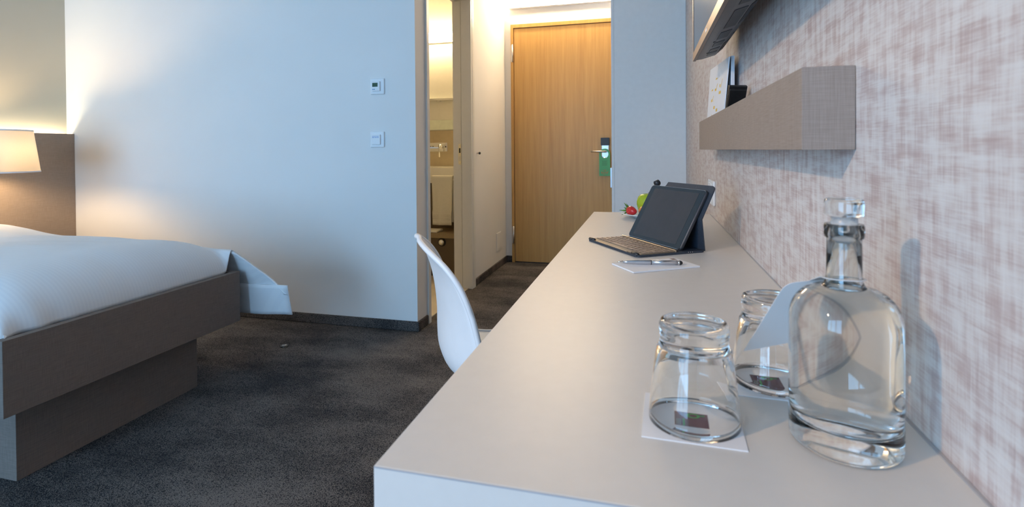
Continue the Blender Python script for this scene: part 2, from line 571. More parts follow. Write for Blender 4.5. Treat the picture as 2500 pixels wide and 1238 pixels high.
for zz in (0.908, 0.975, 1.042):
    lathe('screw', [(0, 0), (0.003, 0), (0.003, 0.002), (0, 0.002)], M['steel'], sp, 10).matrix_local = Matrix.Translation((-1.3265, DJ1 - 0.010, zz)) @ Matrix.Rotation(PI / 2, 4, 'X')

# ------------------------------------------------------------------ entrance door
d1 = struct(box('door_1', DX0 + 0.028, DX1 - 0.028, YD - 0.012, YD + 0.035, 0.008, DZ - 0.036, M['oak'], None, 0.002))
box('door_frame', DX0, DX0 + 0.024, YD - 0.022, YD + 0.05, 0, DZ - 0.031, M['oak'], d1, 0.001)
box('door_frame', DX1 - 0.024, DX1, YD - 0.022, YD + 0.05, 0, DZ - 0.031, M['oak'], d1, 0.001)
box('frame_head', DX0, DX1, YD - 0.022, YD + 0.05, DZ - 0.031, DZ, M['oak'], d1, 0.001)
box('door_sweep', DX0 + 0.028, DX1 - 0.028, YD - 0.006, YD + 0.03, 0.0, 0.009, M['rubber'], d1)
for z0, z1 in ((1.785, 1.94), (0.168, 0.325)):
    h = tube('hinge', [(DX0 + 0.018, YD - 0.030, z0), (DX0 + 0.018, YD - 0.030, z1)], 0.0085, M['steel'], d1, 16)
    box('hinge_leaf', DX0 + 0.004, DX0 + 0.020, YD - 0.026, YD - 0.0215, z0 + 0.005, z1 - 0.005, M['steel'], h)
esc = box('lock_plate', -0.384, -0.322, YD - 0.030, YD - 0.012, 0.885, 1.040, M['steel'], d1, 0.003)
box('card_reader', -0.390, -0.317, YD - 0.036, YD - 0.012, 1.037, 1.103, M['navy'], d1, 0.003)
lv = tube('lever_handle', [(-0.350, YD - 0.030, 0.985), (-0.350, YD - 0.066, 0.985), (-0.356, YD - 0.072, 0.985), (-0.47, YD - 0.073, 0.988)], 0.0085, M['steel'], d1, 14)
lathe('lock_cylinder', [(0, 0), (0.011, 0), (0.011, 0.008), (0, 0.008)], M['chrome'], d1, 16).matrix_local = Matrix.Translation((-0.356, YD - 0.029, 0.925)) @ Matrix.Rotation(PI / 2, 4, 'X')

# green tag hung on the lever
def door_tag():
    t = thing('door_hanger', 'green card door hanger with round hole hung on the steel lever', 'door hanger', (-0.356, YD - 0.052, 0.778))
    hw = 0.046
    out = [(-hw, 0), (hw, 0), (hw, 0.186)]
    for k in range(1, 12):
        a = PI * k / 12
        out.append((hw * math.cos(a), 0.186 + hw * math.sin(a)))
    out.append((-hw, 0.186))
    hole = [(0.031 * math.cos(2 * PI * k / 24), 0.185 + 0.034 * math.sin(2 * PI * k / 24)) for k in range(24)]
    bm = bmesh.new()
    for w_ in (0, -0.0015):
        vo = [bm.verts.new((u, w_, v)) for u, v in out]
        vh = [bm.verts.new((u, w_, v)) for u, v in hole]
        es = [bm.edges.new((vo[k], vo[(k + 1) % len(vo)])) for k in range(len(vo))] + [bm.edges.new((vh[k], vh[(k + 1) % 24])) for k in range(24)]
        bmesh.ops.triangle_fill(bm, use_beauty=True, edges=es)
    mesh_obj('tag_card', bm, M['greentag'], t)
    bm = bmesh.new()
    for k in range(6):
        bx(bm, -0.022, 0.020, -0.0022, -0.0016, 0.088 + k * 0.0075, 0.092 + k * 0.0075)
    mesh_obj('small_print', bm, M['darkgreenink'], t)
    bm = bmesh.new()
    for x0, x1, z0, z1 in ((-.03, -.026, .018, .042), (-.03, -.02, .027, .031), (-.022, -.018, .018, .034), (-.013, -.003, .018, .022), (-.013, -.009, .018, .034), (-.013, -.003, .031, .035),
                           (.002, .006, .018, .038), (-.002, .010, .029, .032), (.014, .026, .018, .021), (.014, .018, .018, .036), (.018, .026, .026, .029), (.024, .030, .030, .042),
                           (-.020, .016, .046, .0485), (-.004, .014, .050, .052), (-.018, .010, .010, .012)):
        bx(bm, x0, x1, -0.0022, -0.0016, z0, z1)
    mesh_obj('orange_lettering', bm, M['orangeink'], t)
    return t
door_tag()

# ------------------------------------------------------------------ corridor lamp above the door
cl = thing('wall_lamp', 'long glowing white tube lamp on the wall above the oak door', 'lamp', (0, YD, 0))
box('backplate', -1.185, -0.27, -0.03, -0.002, 2.262, 2.322, M['plastic_white'], cl, 0.003)
box('bottom_lip', -1.192, -0.27, -0.054, -0.002, 2.2565, 2.2620, M['plastic_white'], cl, 0.001)
bm = bmesh.new()
tube_bm(bm, [(-1.19, -0.052, 2.292), (-0.27, -0.052, 2.292)], 0.029, 20)
mesh_obj('tube', bm, M['tube'], cl, True)

# wall fittings in the corridor
box_sw = thing('socket_cover', 'small white blank cover plate low on the corridor wall', 'wall plate', (XC, 4.32, 0.145))
box('plate', 0, 0.006, -0.068, 0.068, 0, 0.155, M['wall'], box_sw, 0.002)
box('inset', 0.005, 0.0075, -0.060, 0.060, 0.008, 0.147, M['wall'], box_sw, 0.001)
wb = thing('door_stop', 'small dark knob stop sticking out of the corridor wall', 'door stop', (XC, 3.755, 0.982))
tube('stem', [(0, 0, 0), (0.016, 0, 0)], 0.004, M['steel'], wb)
tube('tip', [(0.014, 0, 0), (0.018, 0, 0), (0.026, 0, 0), (0.029, 0, 0)], [0.006, 0.0095, 0.0095, 0.006], M['rubber'], wb)

# ------------------------------------------------------------------ closet
ct = thing('wardrobe', 'tall plain white laminate wardrobe beside the oak door', 'wardrobe', (0, 0, 0))
CX0, CY0, CY1 = -0.2355, 3.57, 4.545
box('carcass', CX0 + 0.019, XR - 0.001, CY0, CY1, 0.0, 2.46, M['closet'], ct, 0.001)
for k, (a, b_) in enumerate(((CY0, (CY0 + CY1) / 2 - 0.0015), ((CY0 + CY1) / 2 + 0.0015, CY1))):
    d = box('wardrobe_door', CX0, CX0 + 0.0185, a, b_, 0.06, 2.455, M['closet'], ct, 0.0015)
    if k == 0:
        box('handle', CX0 - 0.011, CX0 + 0.001, CY0 + 0.030, CY0 + 0.085, 0.745, 0.878, M['alu'], d, 0.001)
    else:
        box('handle', CX0 - 0.011, CX0 + 0.001, CY1 - 0.085, CY1 - 0.030, 0.745, 0.878, M['alu'], d, 0.001)

# ------------------------------------------------------------------ bathroom contents
van = thing('washbasin', 'white rectangular ceramic washbasin on the bathroom wall', 'washbasin', (-1.8, YD - 0.012, 0.735))
bm = bmesh.new()
bw, bd, bh = 0.42, 0.50, 0.125
bx(bm, -bw, bw, -bd, 0, 0, 0.02)
bx(bm, -bw, -bw + 0.02, -bd, 0, 0.02, bh)
bx(bm, bw - 0.02, bw, -bd, 0, 0.02, bh)
bx(bm, -bw + 0.02, bw - 0.02, -bd, -bd + 0.02, 0.02, bh)
bx(bm, -bw + 0.02, bw - 0.02, -0.10, 0, 0.02, bh)
mesh_obj('basin', bm, M['ceramic'], van)
rail = thing('towel_rail', 'white towel rail fixed on the front of the washbasin', 'rail', (-1.8, YD - 0.512, 0.765))
box('bar', -0.36, 0.30, -0.062, -0.050, -0.006, 0.010, M['ceramic'], rail, 0.003)
for xx in (-0.33, 0.275):
    box('bracket', xx - 0.008, xx + 0.008, -0.052, 0.002, -0.006, 0.010, M['ceramic'], rail, 0.002)
# towel folded over the rail
def towel():
    bm = bmesh.new()
    w0, n, L = 0.178, 14, 22
    x0 = -1.708
    yr = YD - 0.512 - 0.056
    prof = []
    for k in range(9):
        prof.append((0.013, -0.40 + 0.40 * k / 8 if k < 8 else 0.0))
    for k in range(1, 6):
        a = PI * k / 6
        prof.append((0.013 * math.cos(a), 0.012 + 0.012 * math.sin(a)))
    for k in range(16):
        prof.append((-0.013, -0.425 * k / 15))
    rows = []
    for i, (py, pz) in enumerate(prof):
        row = []
        for j in range(n + 1):
            t = j / n
            wob = 0.005 * math.sin(t * 9 + 1) * min(1, -pz / 0.2) if pz < 0 else 0
            xx = x0 + w0 * (t - 0.02 * (1 if pz < -0.3 else 0)) + 0.010 * min(1, max(0, -pz / 0.4)) * (0.5 - t) * 1.2 + (0.008 if py > 0 else 0)
            row.append(bm.verts.new((xx, yr + py + wob, 0.777 + pz * 0.89)))
        rows.append(row)
    for a, b in zip(rows[:-1], rows[1:]):
        for j in range(n):
            bm.faces.new((a[j], a[j + 1], b[j + 1], b[j]))
    o = mesh_obj('towel', bm, M['towel'], None, True)
    s = o.modifiers.new('thick', 'SOLIDIFY')
    s.thickness = 0.007
    s.offset = 0
    tag(o, 'cream terry hand towel hanging folded over the basin rail', 'towel')
    bm = bmesh.new()
    for k in range(4):
        z = 0.777 - 0.295 - k * 0.015
        bx(bm, x0 + 0.006, x0 + w0 - 0.008, yr - 0.0205, yr - 0.015, z, z + 0.007, 0.002, 1)
    mesh_obj('ribbed_border', bm, M['towel'], o)
towel()
# backsplash of tiles, shelf, mirror pane
bs = struct(box('trim_backsplash', -2.3, BX - 0.013, YD - 0.020, YD - 0.012, 0.862, 1.190, M['backsplash']))
fa = thing('wall_faucet', 'chrome wall mounted basin faucet with rectangular plate and lever', 'faucet', (-1.86, YD - 0.02, 0.995))
box('plate', -0.14, 0.07, -0.008, 0, 0, 0.082, M['chrome'], fa, 0.002)
tube('lever', [(0.018, -0.006, 0.05), (0.018, -0.06, 0.052), (0.018, -0.066, 0.045), (0.018, -0.066, -0.05)], 0.007, M['chrome'], fa)
box('spout', -0.10, -0.06, -0.19, -0.006, 0.028, 0.044, M['chrome'], fa, 0.003)
tube('handle_hub', [(0.018, -0.006, 0.046), (0.018, -0.05, 0.046)], 0.019, M['chrome'], fa, 18)
for xx in (-0.10, -0.076, 0.05):
    box('dark_slot', xx, xx + 0.012, -0.0095, -0.0075, 0.038, 0.050, M['rubber'], fa)
sh = thing('glass_shelf', 'slim chrome edged shelf on the bathroom wall above the faucet', 'shelf', (-1.85, YD - 0.012, 1.465))
box('shelf_plate', -0.25, 0.155, -0.034, -0.001, 0.004, 0.012, M['mirrorpane'], sh, 0.001)
box('front_rail', -0.25, 0.160, -0.040, -0.033, -0.002, 0.020, M['chrome'], sh, 0.002)
box('bracket', -0.03, 0.0, -0.034, -0.001, -0.010, 0.005, M['chrome'], sh, 0.001)
pn = tag(box('frosted_panel', -2.1, -1.712, YD - 0.028, YD - 0.013, 1.196, 1.286, M['mirrorpane'], None, 0.001), 'pale green frosted glass strip standing on the tiled ledge', 'glass panel')
cup = thing('soap_cup', 'small brown cup with metal foot at the back of the washbasin', 'cup', (-1.655, YD - 0.075, 0.860))
lathe('cup_body', [(0, 0.012), (0.036, 0.012), (0.038, 0.112), (0.034, 0.112), (0.033, 0.018), (0, 0.018)], M['darktile'], cup, 24)
lathe('foot', [(0, 0), (0.040, 0), (0.040, 0.013), (0, 0.013)], M['lock'], cup, 24)
# dark boxed-in ledge below the basin
lb = thing('vanity_base', 'low dark brown boxed base under the washbasin', 'cabinet', (-1.85, 0, 0))
box('base_panel', -0.55, 0.47, 3.905, YD - 0.013, 0.004, 0.312, M['darktile'], lb)
box('ledge_top', -0.55, 0.475, 3.880, YD - 0.013, 0.310, 0.350, mk_stone('ledge_stone', (0.22, 0.165, 0.09), (0.29, 0.22, 0.13), 6), lb, 0.002)
box('back_panel', -0.55, 0.47, 4.16, YD - 0.013, 0.350, 0.735, M['darktile'], lb)
kn = thing('round_knob', 'polished round metal knob on the dark base panel', 'knob', (-1.590, 3.906, 0.275))
o = lathe('knob_disc', [(0, 0.030), (0.012, 0.029), (0.022, 0.024), (0.027, 0.014), (0.027, 0.0), (0, 0.0)], M['chrome'], kn, 28)
o.matrix_local = Matrix.Rotation(PI / 2, 4, 'X')
ol = lathe('knob_ring', [(0.029, 0.004), (0.034, 0.004), (0.034, -0.001), (0.029, -0.001)], M['rubber'], kn, 28, closed=True)
ol.matrix_local = Matrix.Rotation(PI / 2, 4, 'X')
mg = tag(box('folded_bath_mat', -1.80, -1.625, 3.885, 4.02, 0.3502, 0.366, M['towel'], None, 0.005), 'thin folded cream mat lying on the dark ledge under the towel', 'mat')
bl = thing('bathroom_lamp', 'glowing white bar lamp on the bathroom wall over the basin', 'lamp', (-1.85, YD - 0.012, 2.0))
box('housing', -0.6, 0.235, -0.030, -0.002, -0.005, 0.075, M['plastic_white'], bl, 0.002)
box('diffuser', -0.6, 0.235, -0.105, -0.030, 0.000, 0.072, M['bathlamp'], bl, 0.004)

# ------------------------------------------------------------------ wall plates beside the bathroom corner
def wall_plate(name, label, cx_, cz, kind):
    t = thing(name, label, 'wall switch' if kind == 'switch' else 'thermostat', (cx_, YB, cz))
    bm = bmesh.new()
    bx(bm, -0.0435, 0.0435, -0.009, 0, -0.0445, 0.0445, 0.004, 2)
    mesh_obj('cover_frame', bm, M['plastic_white'], t)
    if kind == 'thermo':
        box('control_unit', -0.027, 0.021, -0.019, -0.008, -0.027, 0.027, M['plastic_white'], t, 0.002)
        box('display', -0.024, 0.009, -0.0198, -0.0185, -0.003, 0.019, M['lcd'], t)
        for xx in (-0.021, -0.012):
            lathe('button', [(0, 0), (0.0028, 0), (0.0028, 0.0012), (0, 0.0012)], M['blueink'], t, 12).matrix_local = Matrix.Translation((xx, -0.0188, -0.017)) @ Matrix.Rotation(PI / 2, 4, 'X')
    else:
        box('rocker', -0.028, 0.023, -0.018, -0.008, -0.029, 0.027, M['plastic_white'], t, 0.002)
        bm = bmesh.new()
        for z, segs in ((0.0175, ((-.025, -.018), (-.016, -.009), (-.006, .001), (.003, .015))), (0.0105, ((-.025, -.012), (-.009, .003), (.005, .015)))):
            for a, b in segs:
                bx(bm, a, b, -0.0186, -0.0178, z - 0.0014, z + 0.0014)
        mesh_obj('blue_caption', bm, M['blueink'], t)
    return t
wall_plate('thermostat', 'white square thermostat with small dark display on the pale wall', -1.471, 1.3655, 'thermo')
wall_plate('light_switch', 'white square wall switch with blue caption below the thermostat', -1.4745, 1.068, 'switch')

# double socket on the papered wall
so = thing('power_socket', 'white upright wall socket plate on the patterned wallpaper above the desk', 'socket', (XR, 2.10, 0.835))
box('cover', -0.010, 0, -0.045, 0.125, -0.046, 0.046, M['plastic_white'], so, 0.004)
box('insert', -0.012, -0.008, 0.0, 0.08, -0.036, 0.036, M['plastic_white'], so, 0.002)

# ------------------------------------------------------------------ bed
BXF, BY0, BY1 = -1.75, 1.06, 1.945
bed = thing('bed', 'dark brown single bed frame with recessed plinth', 'bed', (0, 0, 0))
ft, fb = 0.476, 0.257
box('foot_panel', BXF - 0.028, BXF, BY0, BY1, fb, ft, M['bedwood'], bed, 0.0015)
box('side_rail', -3.72, BXF - 0.028, BY0, BY0 + 0.028, fb, ft, M['bedwood'], bed, 0.0015)
box('side_rail', -3.72, BXF - 0.028, BY1 - 0.028, BY1, fb, ft, M['bedwood'], bed, 0.0015)
box('slat_base', -3.72, BXF - 0.03, BY0 + 0.03, BY1 - 0.03, fb + 0.01, fb + 0.05, M['bedwood'], bed)
box('plinth', -3.6, -1.872, 1.165, 1.832, 0.0, fb + 0.01, M['bedwood'], bed, 0.001)
mt = tag(box('mattress', -3.70, BXF - 0.16, BY0 + 0.05, BY1 - 0.05, fb + 0.051, 0.54, M['duvet'], None, 0.05, 4), 'white mattress lying in the bed frame beneath the duvet', 'mattress')

hb = thing('headboard', 'tall brown upholstered headboard panel along the wall behind the bed', 'headboard', (0, 0, 0))
box('panel', -3.745, -3.722, 0.55, YB - 0.001, 0.0, 1.133, M['headboard'], hb, 0.0015)
box('spacer', -3.762, -3.745, 0.55, YB - 0.001, 0.95, 1.00, M['bedwood'], hb)
ls = tag(box('led_strip', XL + 0.004, XL + 0.036, 0.60, YB - 0.03, 1.085, 1.092, M['led']), 'warm glowing light strip hidden behind the top of the headboard', 'light strip')

def smooth(a, b, t):
    t = min(1, max(0, (t - a) / (b - a)))
    return t * t * (3 - 2 * t)

def interp(tab, t):
    for (t0, v0), (t1, v1) in zip(tab[:-1], tab[1:]):
        if t <= t1:
            k = (t - t0) / (t1 - t0) if t1 > t0 else 0
            return tuple(a + (b - a) * k for a, b in zip(v0, v1))
    return tab[-1][1]

def catmull(pts, n):
    """resample a list of tuples smoothly"""
    out = []
    P = [pts[0]] + list(pts) + [pts[-1]]
    for i in range(1, len(P) - 2):
        for k in range(n):
            t = k / n
            out.append(tuple(0.5 * (2 * p1 + (p2 - p0) * t + (2 * p0 - 5 * p1 + 4 * p2 - p3) * t * t + (3 * p1 - p0 - 3 * p2 + p3) * t ** 3)
                             for p0, p1, p2, p3 in zip(P[i - 1], P[i], P[i + 1], P[i + 2])))
    out.append(tuple(pts[-1]))
    return out

def make_duvet():
    # cross profile from the near side over the top to the far hanging hem
    cross = catmull([(1.085, 0.478), (1.075, 0.525), (1.095, 0.575), (1.16, 0.612), (1.30, 0.632), (1.50, 0.640), (1.70, 0.638), (1.83, 0.622),
                     (1.915, 0.590), (1.965, 0.535), (1.992, 0.475), (2.012, 0.418), (2.032, 0.362)], 6)
    nt = len(cross)
    ns = 96
    i_edge = int(nt * 0.655)
    bm = bmesh.new()
    rows = []
    for j in range(ns + 1):
        s = j / ns
        s = 1 - (1 - s) ** 1.7       # denser near the foot
        row = []
        for i, (y, z) in enumerate(cross):
            h = i / (nt - 1)
            hang = smooth(0.645, 0.70, h)
            fan = max(0.0, (h - 0.70) / 0.30)
            xe_top = BXF - 0.034
            xe = xe_top + fan * 0.222
            xs = -3.69
            x = xs + s * (xe - xs)
            # foot tuck: quarter ellipse over the last 26 cm
            dlen = 0.25
            u = (x - (xe_top - dlen)) / dlen
            fall = 0.0
            if u > 0:
                u = min(u, 1.0)
                fall = 1 - math.sqrt(max(0.0, 1 - u ** 2.3))
            base = 0.472
            z2 = z - (1 - hang) * fall * max(0.0, z - base)
            # hanging part keeps the cross profile but its upper rim follows the rounded corner
            y2 = y
            # broad lumps and folds
            n1 = mnoise.noise(Vector((x * 2.2, y2 * 3.0, 3.1)))
            n2 = mnoise.noise(Vector((x * 3.0 + y2 * 2.2, y2 * 16 - x * 3.0, 7.7)))
            n3 = mnoise.noise(Vector((x * 9, y2 * 9, 1.3)))
            topw = smooth(0.05, 0.2, h) * (1 - smooth(0.6, 0.7, h))
            z2 += topw * (0.010 * n1 + 0.010 * n2 * (1 - 0.7 * smooth(-2.7, -2.0, x)) + 0.002 * n3) * (1 - 0.6 * fall)
            # gentle rise and crease towards the head end on the far half
            rz = smooth(-2.55, -3.05, x) if False else 1 - smooth(-3.1, -2.62, x)
            cre = (y2 - (1.60 + 0.25 * (x + 3.0)))
            z2 += topw * rz * (0.042 * smooth(-0.02, 0.09, cre) - 0.014 * math.exp(-((cre + 0.02) / 0.025) ** 2))
            # puckers at the foot fold
            if h < 0.66:
                x += 0.006 * fall * math.sin(y2 * 60 + 2 * n3) * (1 - smooth(1.15, 1.35, y2)) + 0.004 * fall * n2
                z2 += fall * 0.004 * n2
            # ripples of the hanging part
            if hang > 0:
                y2 += hang * (0.008 * math.sin(x * 34 + 3 * n1) * fan + 0.006 * n3)
                z2 += hang * fan * 0.006 * n1
            row.append(bm.verts.new((x, y2, z2)))
        rows.append(row)
    for a, b in zip(rows[:-1], rows[1:]):
        for i in range(nt - 1):
            bm.faces.new((a[i], a[i + 1], b[i + 1], b[i]))
    o = mesh_obj('duvet', bm, M['duvet'], None, True)
    sm = o.modifiers.new('thick', 'SOLIDIFY')
    sm.thickness = 0.010
    sm.offset = -1
    tag(o, 'white striped duvet spread over the bed with one side hanging down', 'duvet')
    # lower layer of the double hem on the hanging side
    bm = bmesh.new()
    rows = []
    for j in range(61):
        s = j / 60
        row = []
        for i in range(9):
            h = i / 8
            x = -3.69 + s * (-1.560 + 3.69 + 0.006 * h)
            y = 2.018 + 0.016 * h + 0.007 * math.sin(x * 20 + 1) * h
            z = 0.405 - 0.137 * h + 0.006 * mnoise.noise(Vector((x * 4, 0, h)))
            if s > 0.9:
                y += 0.012 * smooth(0.93, 1.0, s)
            row.append(bm.verts.new((x, y - 0.012, z)))
        rows.append(row)
    for a, b in zip(rows[:-1], rows[1:]):
        for i in range(8):
            bm.faces.new((a[i], a[i + 1], b[i + 1], b[i]))
    e = mesh_obj('hem_underlayer', bm, M['duvet'], o, True)
    sm = e.modifiers.new('thick', 'SOLIDIFY')
    sm.thickness = 0.006
    # seam bands
    bm = bmesh.new()
    tube_bm(bm, [(-3.68 + k * (2.07 / 40), 2.028 + 0.008 * math.sin((-3.68 + k * (2.07 / 40)) * 34), 0.363) for k in range(41)], 0.003, 6)
    mesh_obj('hem_seam', bm, M['duvet'], o, True)
make_duvet()

# ------------------------------------------------------------------ bedside table and lamp
ns_ = thing('bedside_table', 'brown bedside table between the bed and the pale wall', 'table', (-3.46, 2.16, 0))
box('top', -0.24, 0.20, -0.19, 0.19, 0.43, 0.455, M['bedwood'], ns_, 0.002)
box('carcass', -0.24, 0.19, -0.18, 0.18, 0.10, 0.431, M['bedwood'], ns_, 0.002)
box('drawer_front', 0.190, 0.203, -0.178, 0.178, 0.26, 0.425, M['bedwood'], ns_, 0.001)
box('plinth', -0.22, 0.15, -0.15, 0.15, 0, 0.101, M['bedwood'], ns_, 0.001)
LX, LY = -3.452, 2.045
lp = thing('bedside_lamp', 'bedside lamp with a tapered cream fabric shade in front of the headboard', 'lamp', (LX, LY, 0.455))
lathe('base', [(0, 0), (0.085, 0), (0.085, 0.010), (0.02, 0.018), (0, 0.018)], M['steel'], lp, 32)
tube('stem', [(0, 0, 0.015), (0, 0, 0.50)], 0.008, M['steel'], lp)
SB, ST, SRB, SRT = 0.446, 0.677, 0.212, 0.184
shd = lathe('lamp_shade', [(SRB, SB), (SRT, ST), (SRT - 0.003, ST), (SRB - 0.003, SB)], M['shade'], lp, 64, closed=True)
shd.visible_shadow = True
lathe('shade_rim', [(SRB + 0.001, SB - 0.001), (SRB + 0.001, SB + 0.006), (SRB - 0.004, SB + 0.006), (SRB - 0.004, SB - 0.001)], M['paper'], shd, 64, closed=True)
lathe('shade_rim', [(SRT + 0.001, ST - 0.006), (SRT + 0.001, ST + 0.001), (SRT - 0.004, ST + 0.001), (SRT - 0.004, ST - 0.006)], M['paper'], shd, 64, closed=True)
lathe('bulb', [(0, 0.49), (0.014, 0.49), (0.03, 0.53), (0.034, 0.555), (0.026, 0.58), (0, 0.592)], M['bulb'], lp, 24)
# ------------------------------------------------------------------ ceiling lamp behind the camera
SPOT = Vector((-1.93, -1.09, 2.385))
cp = thing('ceiling_spotlight', 'white adjustable ceiling spotlight aimed at the desk', 'lamp', (SPOT.x, SPOT.y, ZC))
lathe('mount', [(0, -0.001), (0.05, -0.001), (0.05, -0.02), (0, -0.02)], M['plastic_white'], cp, 28)
tube('stem', [(0, 0, -0.018), (0, 0, -0.075)], 0.008, M['plastic_white'], cp)
aim = (Vector((0.05, 1.05, 0.80)) - SPOT).normalized()
hp = Vector((0, 0, -0.115))
bm = bmesh.new()
tube_bm(bm, [hp - aim * 0.06, hp - aim * 0.05, hp + aim * 0.05], [0.03, 0.042, 0.048], 28)
mesh_obj('lamp_head', bm, M['plastic_white'], cp, False)
bm = bmesh.new()
tube_bm(bm, [hp + aim * 0.0495, hp + aim * 0.053], 0.040, 28)
mesh_obj('lens', bm, M['plastic_white'], cp, False)
sl = bpy.data.lights.new('ceiling_spotlight_offscreen', 'SPOT')
sl.energy = 155.0
sl.color = (1.0, 0.66, 0.38)
sl.spot_size = math.radians(56)
sl.spot_blend = 0.75
sl.shadow_soft_size = 0.06
slo = bpy.data.objects.new('ceiling_spotlight_offscreen', sl)
slo.location = SPOT + aim * 0.07
slo.rotation_euler = aim.to_track_quat('-Z', 'Y').to_euler()
COL.objects.link(slo)
sl.cycles.is_caustics_light = True

# ------------------------------------------------------------------ desk
DXL, DY0, DY1, DZT = -0.2212, 0.3895, 2.226, 0.74
dk = thing('desk', 'long narrow white laminate desk against the patterned wallpaper', 'desk', (0, 0, 0))
box('desk_top', DXL, XR - 0.002, DY0, DY1, DZT - 0.038, DZT, M['laminate'], dk, 0.0012)
ep = box('end_panel', DXL, XR - 0.002, DY0, DY0 + 0.038, 0, DZT - 0.0382, M['laminate'], dk, 0.0006)
box('end_panel', DXL, XR - 0.002, DY1 - 0.038, DY1, 0, DZT - 0.0385, M['laminate'], dk, 0.0012)
box('edge_line', DXL + 0.0005, XR - 0.003, DY0 - 0.0003, DY0 + 0.0010, DZT - 0.0016, DZT - 0.0004, M['edge'], dk)
box('modesty_panel', XR - 0.02, XR - 0.003, DY0 + 0.038, DY1 - 0.038, 0.35, DZT - 0.0385, M['laminate'], dk)
box('wall_joint', XR - 0.0032, XR - 0.0004, DY0, DY1, DZT - 0.002, DZT + 0.0012, M['edge'], dk)

# ------------------------------------------------------------------ chair
def make_chair():
    PHI = math.radians(30)
    t = thing('shell_chair', 'white moulded plastic shell chair pushed up to the desk', 'chair', (-0.317, 1.42, 0), PHI)
    # centre line x, z ; half width ; forward or upward curl of the sides
    st = [(0.235, 0.385, 0.185, 0.000), (0.225, 0.408, 0.205, 0.004), (0.185, 0.420, 0.222, 0.008), (0.10, 0.416, 0.230, 0.012), (0.0, 0.408, 0.232, 0.016),
          (-0.10, 0.404, 0.230, 0.028), (-0.175, 0.414, 0.226, 0.052), (-0.226, 0.438, 0.223, 0.070), (-0.246, 0.475, 0.220, 0.072), (-0.250, 0.52, 0.215, 0.066), (-0.250, 0.57, 0.208, 0.056),
          (-0.254, 0.622, 0.200, 0.046), (-0.262, 0.672, 0.188, 0.034), (-0.274, 0.714, 0.168, 0.020), (-0.287, 0.744, 0.138, 0.007), (-0.296, 0.761, 0.104, 0.000), (-0.301, 0.770, 0.066, -0.003), (-0.3035, 0.7735, 0.030, -0.003)]
    rows = catmull(st, 4)
    nv = 24
    bm = bmesh.new()
    grid = []
    for k, (x, z, w, c) in enumerate(rows):
        p0 = rows[max(k - 1, 0)]
        p1 = rows[min(k + 1, len(rows) - 1)]
        tx, tz = p1[0] - p0[0], p1[1] - p0[1]
        L = math.hypot(tx, tz) or 1
        nx, nz = tz / L, -tx / L          # normal towards the sitter
        if k == 0:
            pass
        row = []
        for i in range(nv + 1):
            v = -1 + 2 * i / nv
            cu = c * abs(v) ** 2.4
            row.append(bm.verts.new((x + nx * cu, w * v, z + nz * cu)))
        grid.append(row)
    for a, b in zip(grid[:-1], grid[1:]):
        for i in range(nv):
            bm.faces.new((a[i], a[i + 1], b[i + 1], b[i]))
    o = mesh_obj('shell', bm, M['shell'], t, True)
    sd = o.modifiers.new('thick', 'SOLIDIFY')
    sd.thickness = 0.008
    sd.offset = 0
    # rolled rim along the free edge
    edge = [g[0].co.copy() if False else None for g in []]
    me = o.data
    n = nv + 1
    R = len(rows)
    idx = [r * n for r in range(R)] + [(R - 1) * n + i for i in range(1, n)] + [r * n + nv for r in range(R - 2, -1, -1)] + [i for i in range(nv - 1, 0, -1)]
    pts = [me.vertices[i].co.copy() for i in idx]
    pts.append(pts[0].copy())
    bm = bmesh.new()
    tube_bm(bm, pts, 0.0072, 10, False)
    mesh_obj('rolled_rim', bm, M['shell'], t, True)
    box('seat_mount', -0.11, 0.11, -0.09, 0.09, 0.375, 0.404, M['plastic_white'], t, 0.006)
    for sx, sy in ((1, 1), (1, -1), (-1, 1), (-1, -1)):
        tube('leg', [(0.09 * sx, 0.075 * sy, 0.388), (0.15 * sx + 0.01, 0.15 * sy, 0.2), (0.205 * sx, 0.205 * sy, 0.0)], [0.011, 0.010, 0.009], M['steel'], t, 12)
make_chair()

# ------------------------------------------------------------------ glasses, coasters, bottle
def coaster(cx_, cy_, rot, label):
    t = thing('paper_coaster', label, 'coaster', (cx_, cy_, DZT), rot, 'paper coasters on the desk')
    box('sheet', -0.0445, 0.0445, -0.0445, 0.0445, 0.0001, 0.0010, M['paper'], t)
    lg = box('printed_square', -0.0152, 0.0152, -0.0148, 0.0148, 0.0010, 0.00125, M['purple'], t)
    # green ring-and-stem emblem and small caption bars
    bm = bmesh.new()
    n = 28
    vo = []
    for k in range(n):
        a = 2 * PI * k / n
        vo.append((bm.verts.new((0.002 + 0.0066 * math.cos(a), 0.0092 + 0.0058 * math.sin(a), 0.0014)), bm.verts.new((0.002 + 0.0042 * math.cos(a), 0.0092 + 0.0035 * math.sin(a), 0.0014))))
    for k in range(n):
        a, b = vo[k], vo[(k + 1) % n]
        bm.faces.new((a[0], b[0], b[1], a[1]))
    bx(bm, 0.0078, 0.0125, 0.0105, 0.0122, 0.0013, 0.00145)
    lathe_bm(bm, [(0, 0.0013), (0.0016, 0.0013), (0.0016, 0.00145), (0, 0.00145)], 12, (0.0120, 0.0113))
    bx(bm, -0.0085, -0.0066, -0.0162, -0.0005, 0.0013, 0.00145)
    mesh_obj('green_emblem', bm, M['greenink'], lg)
    bm = bmesh.new()
    for k in range(3):
        bx(bm, -0.0148 + 0.0016 * k, -0.0140 + 0.0016 * k, -0.0150, -0.0020, 0.0013, 0.00142)
    mesh_obj('pale_caption', bm, M['paleink'], lg)
    for c_ in lg.children:
        c_.scale = (0.92, 0.90, 1)
    return t

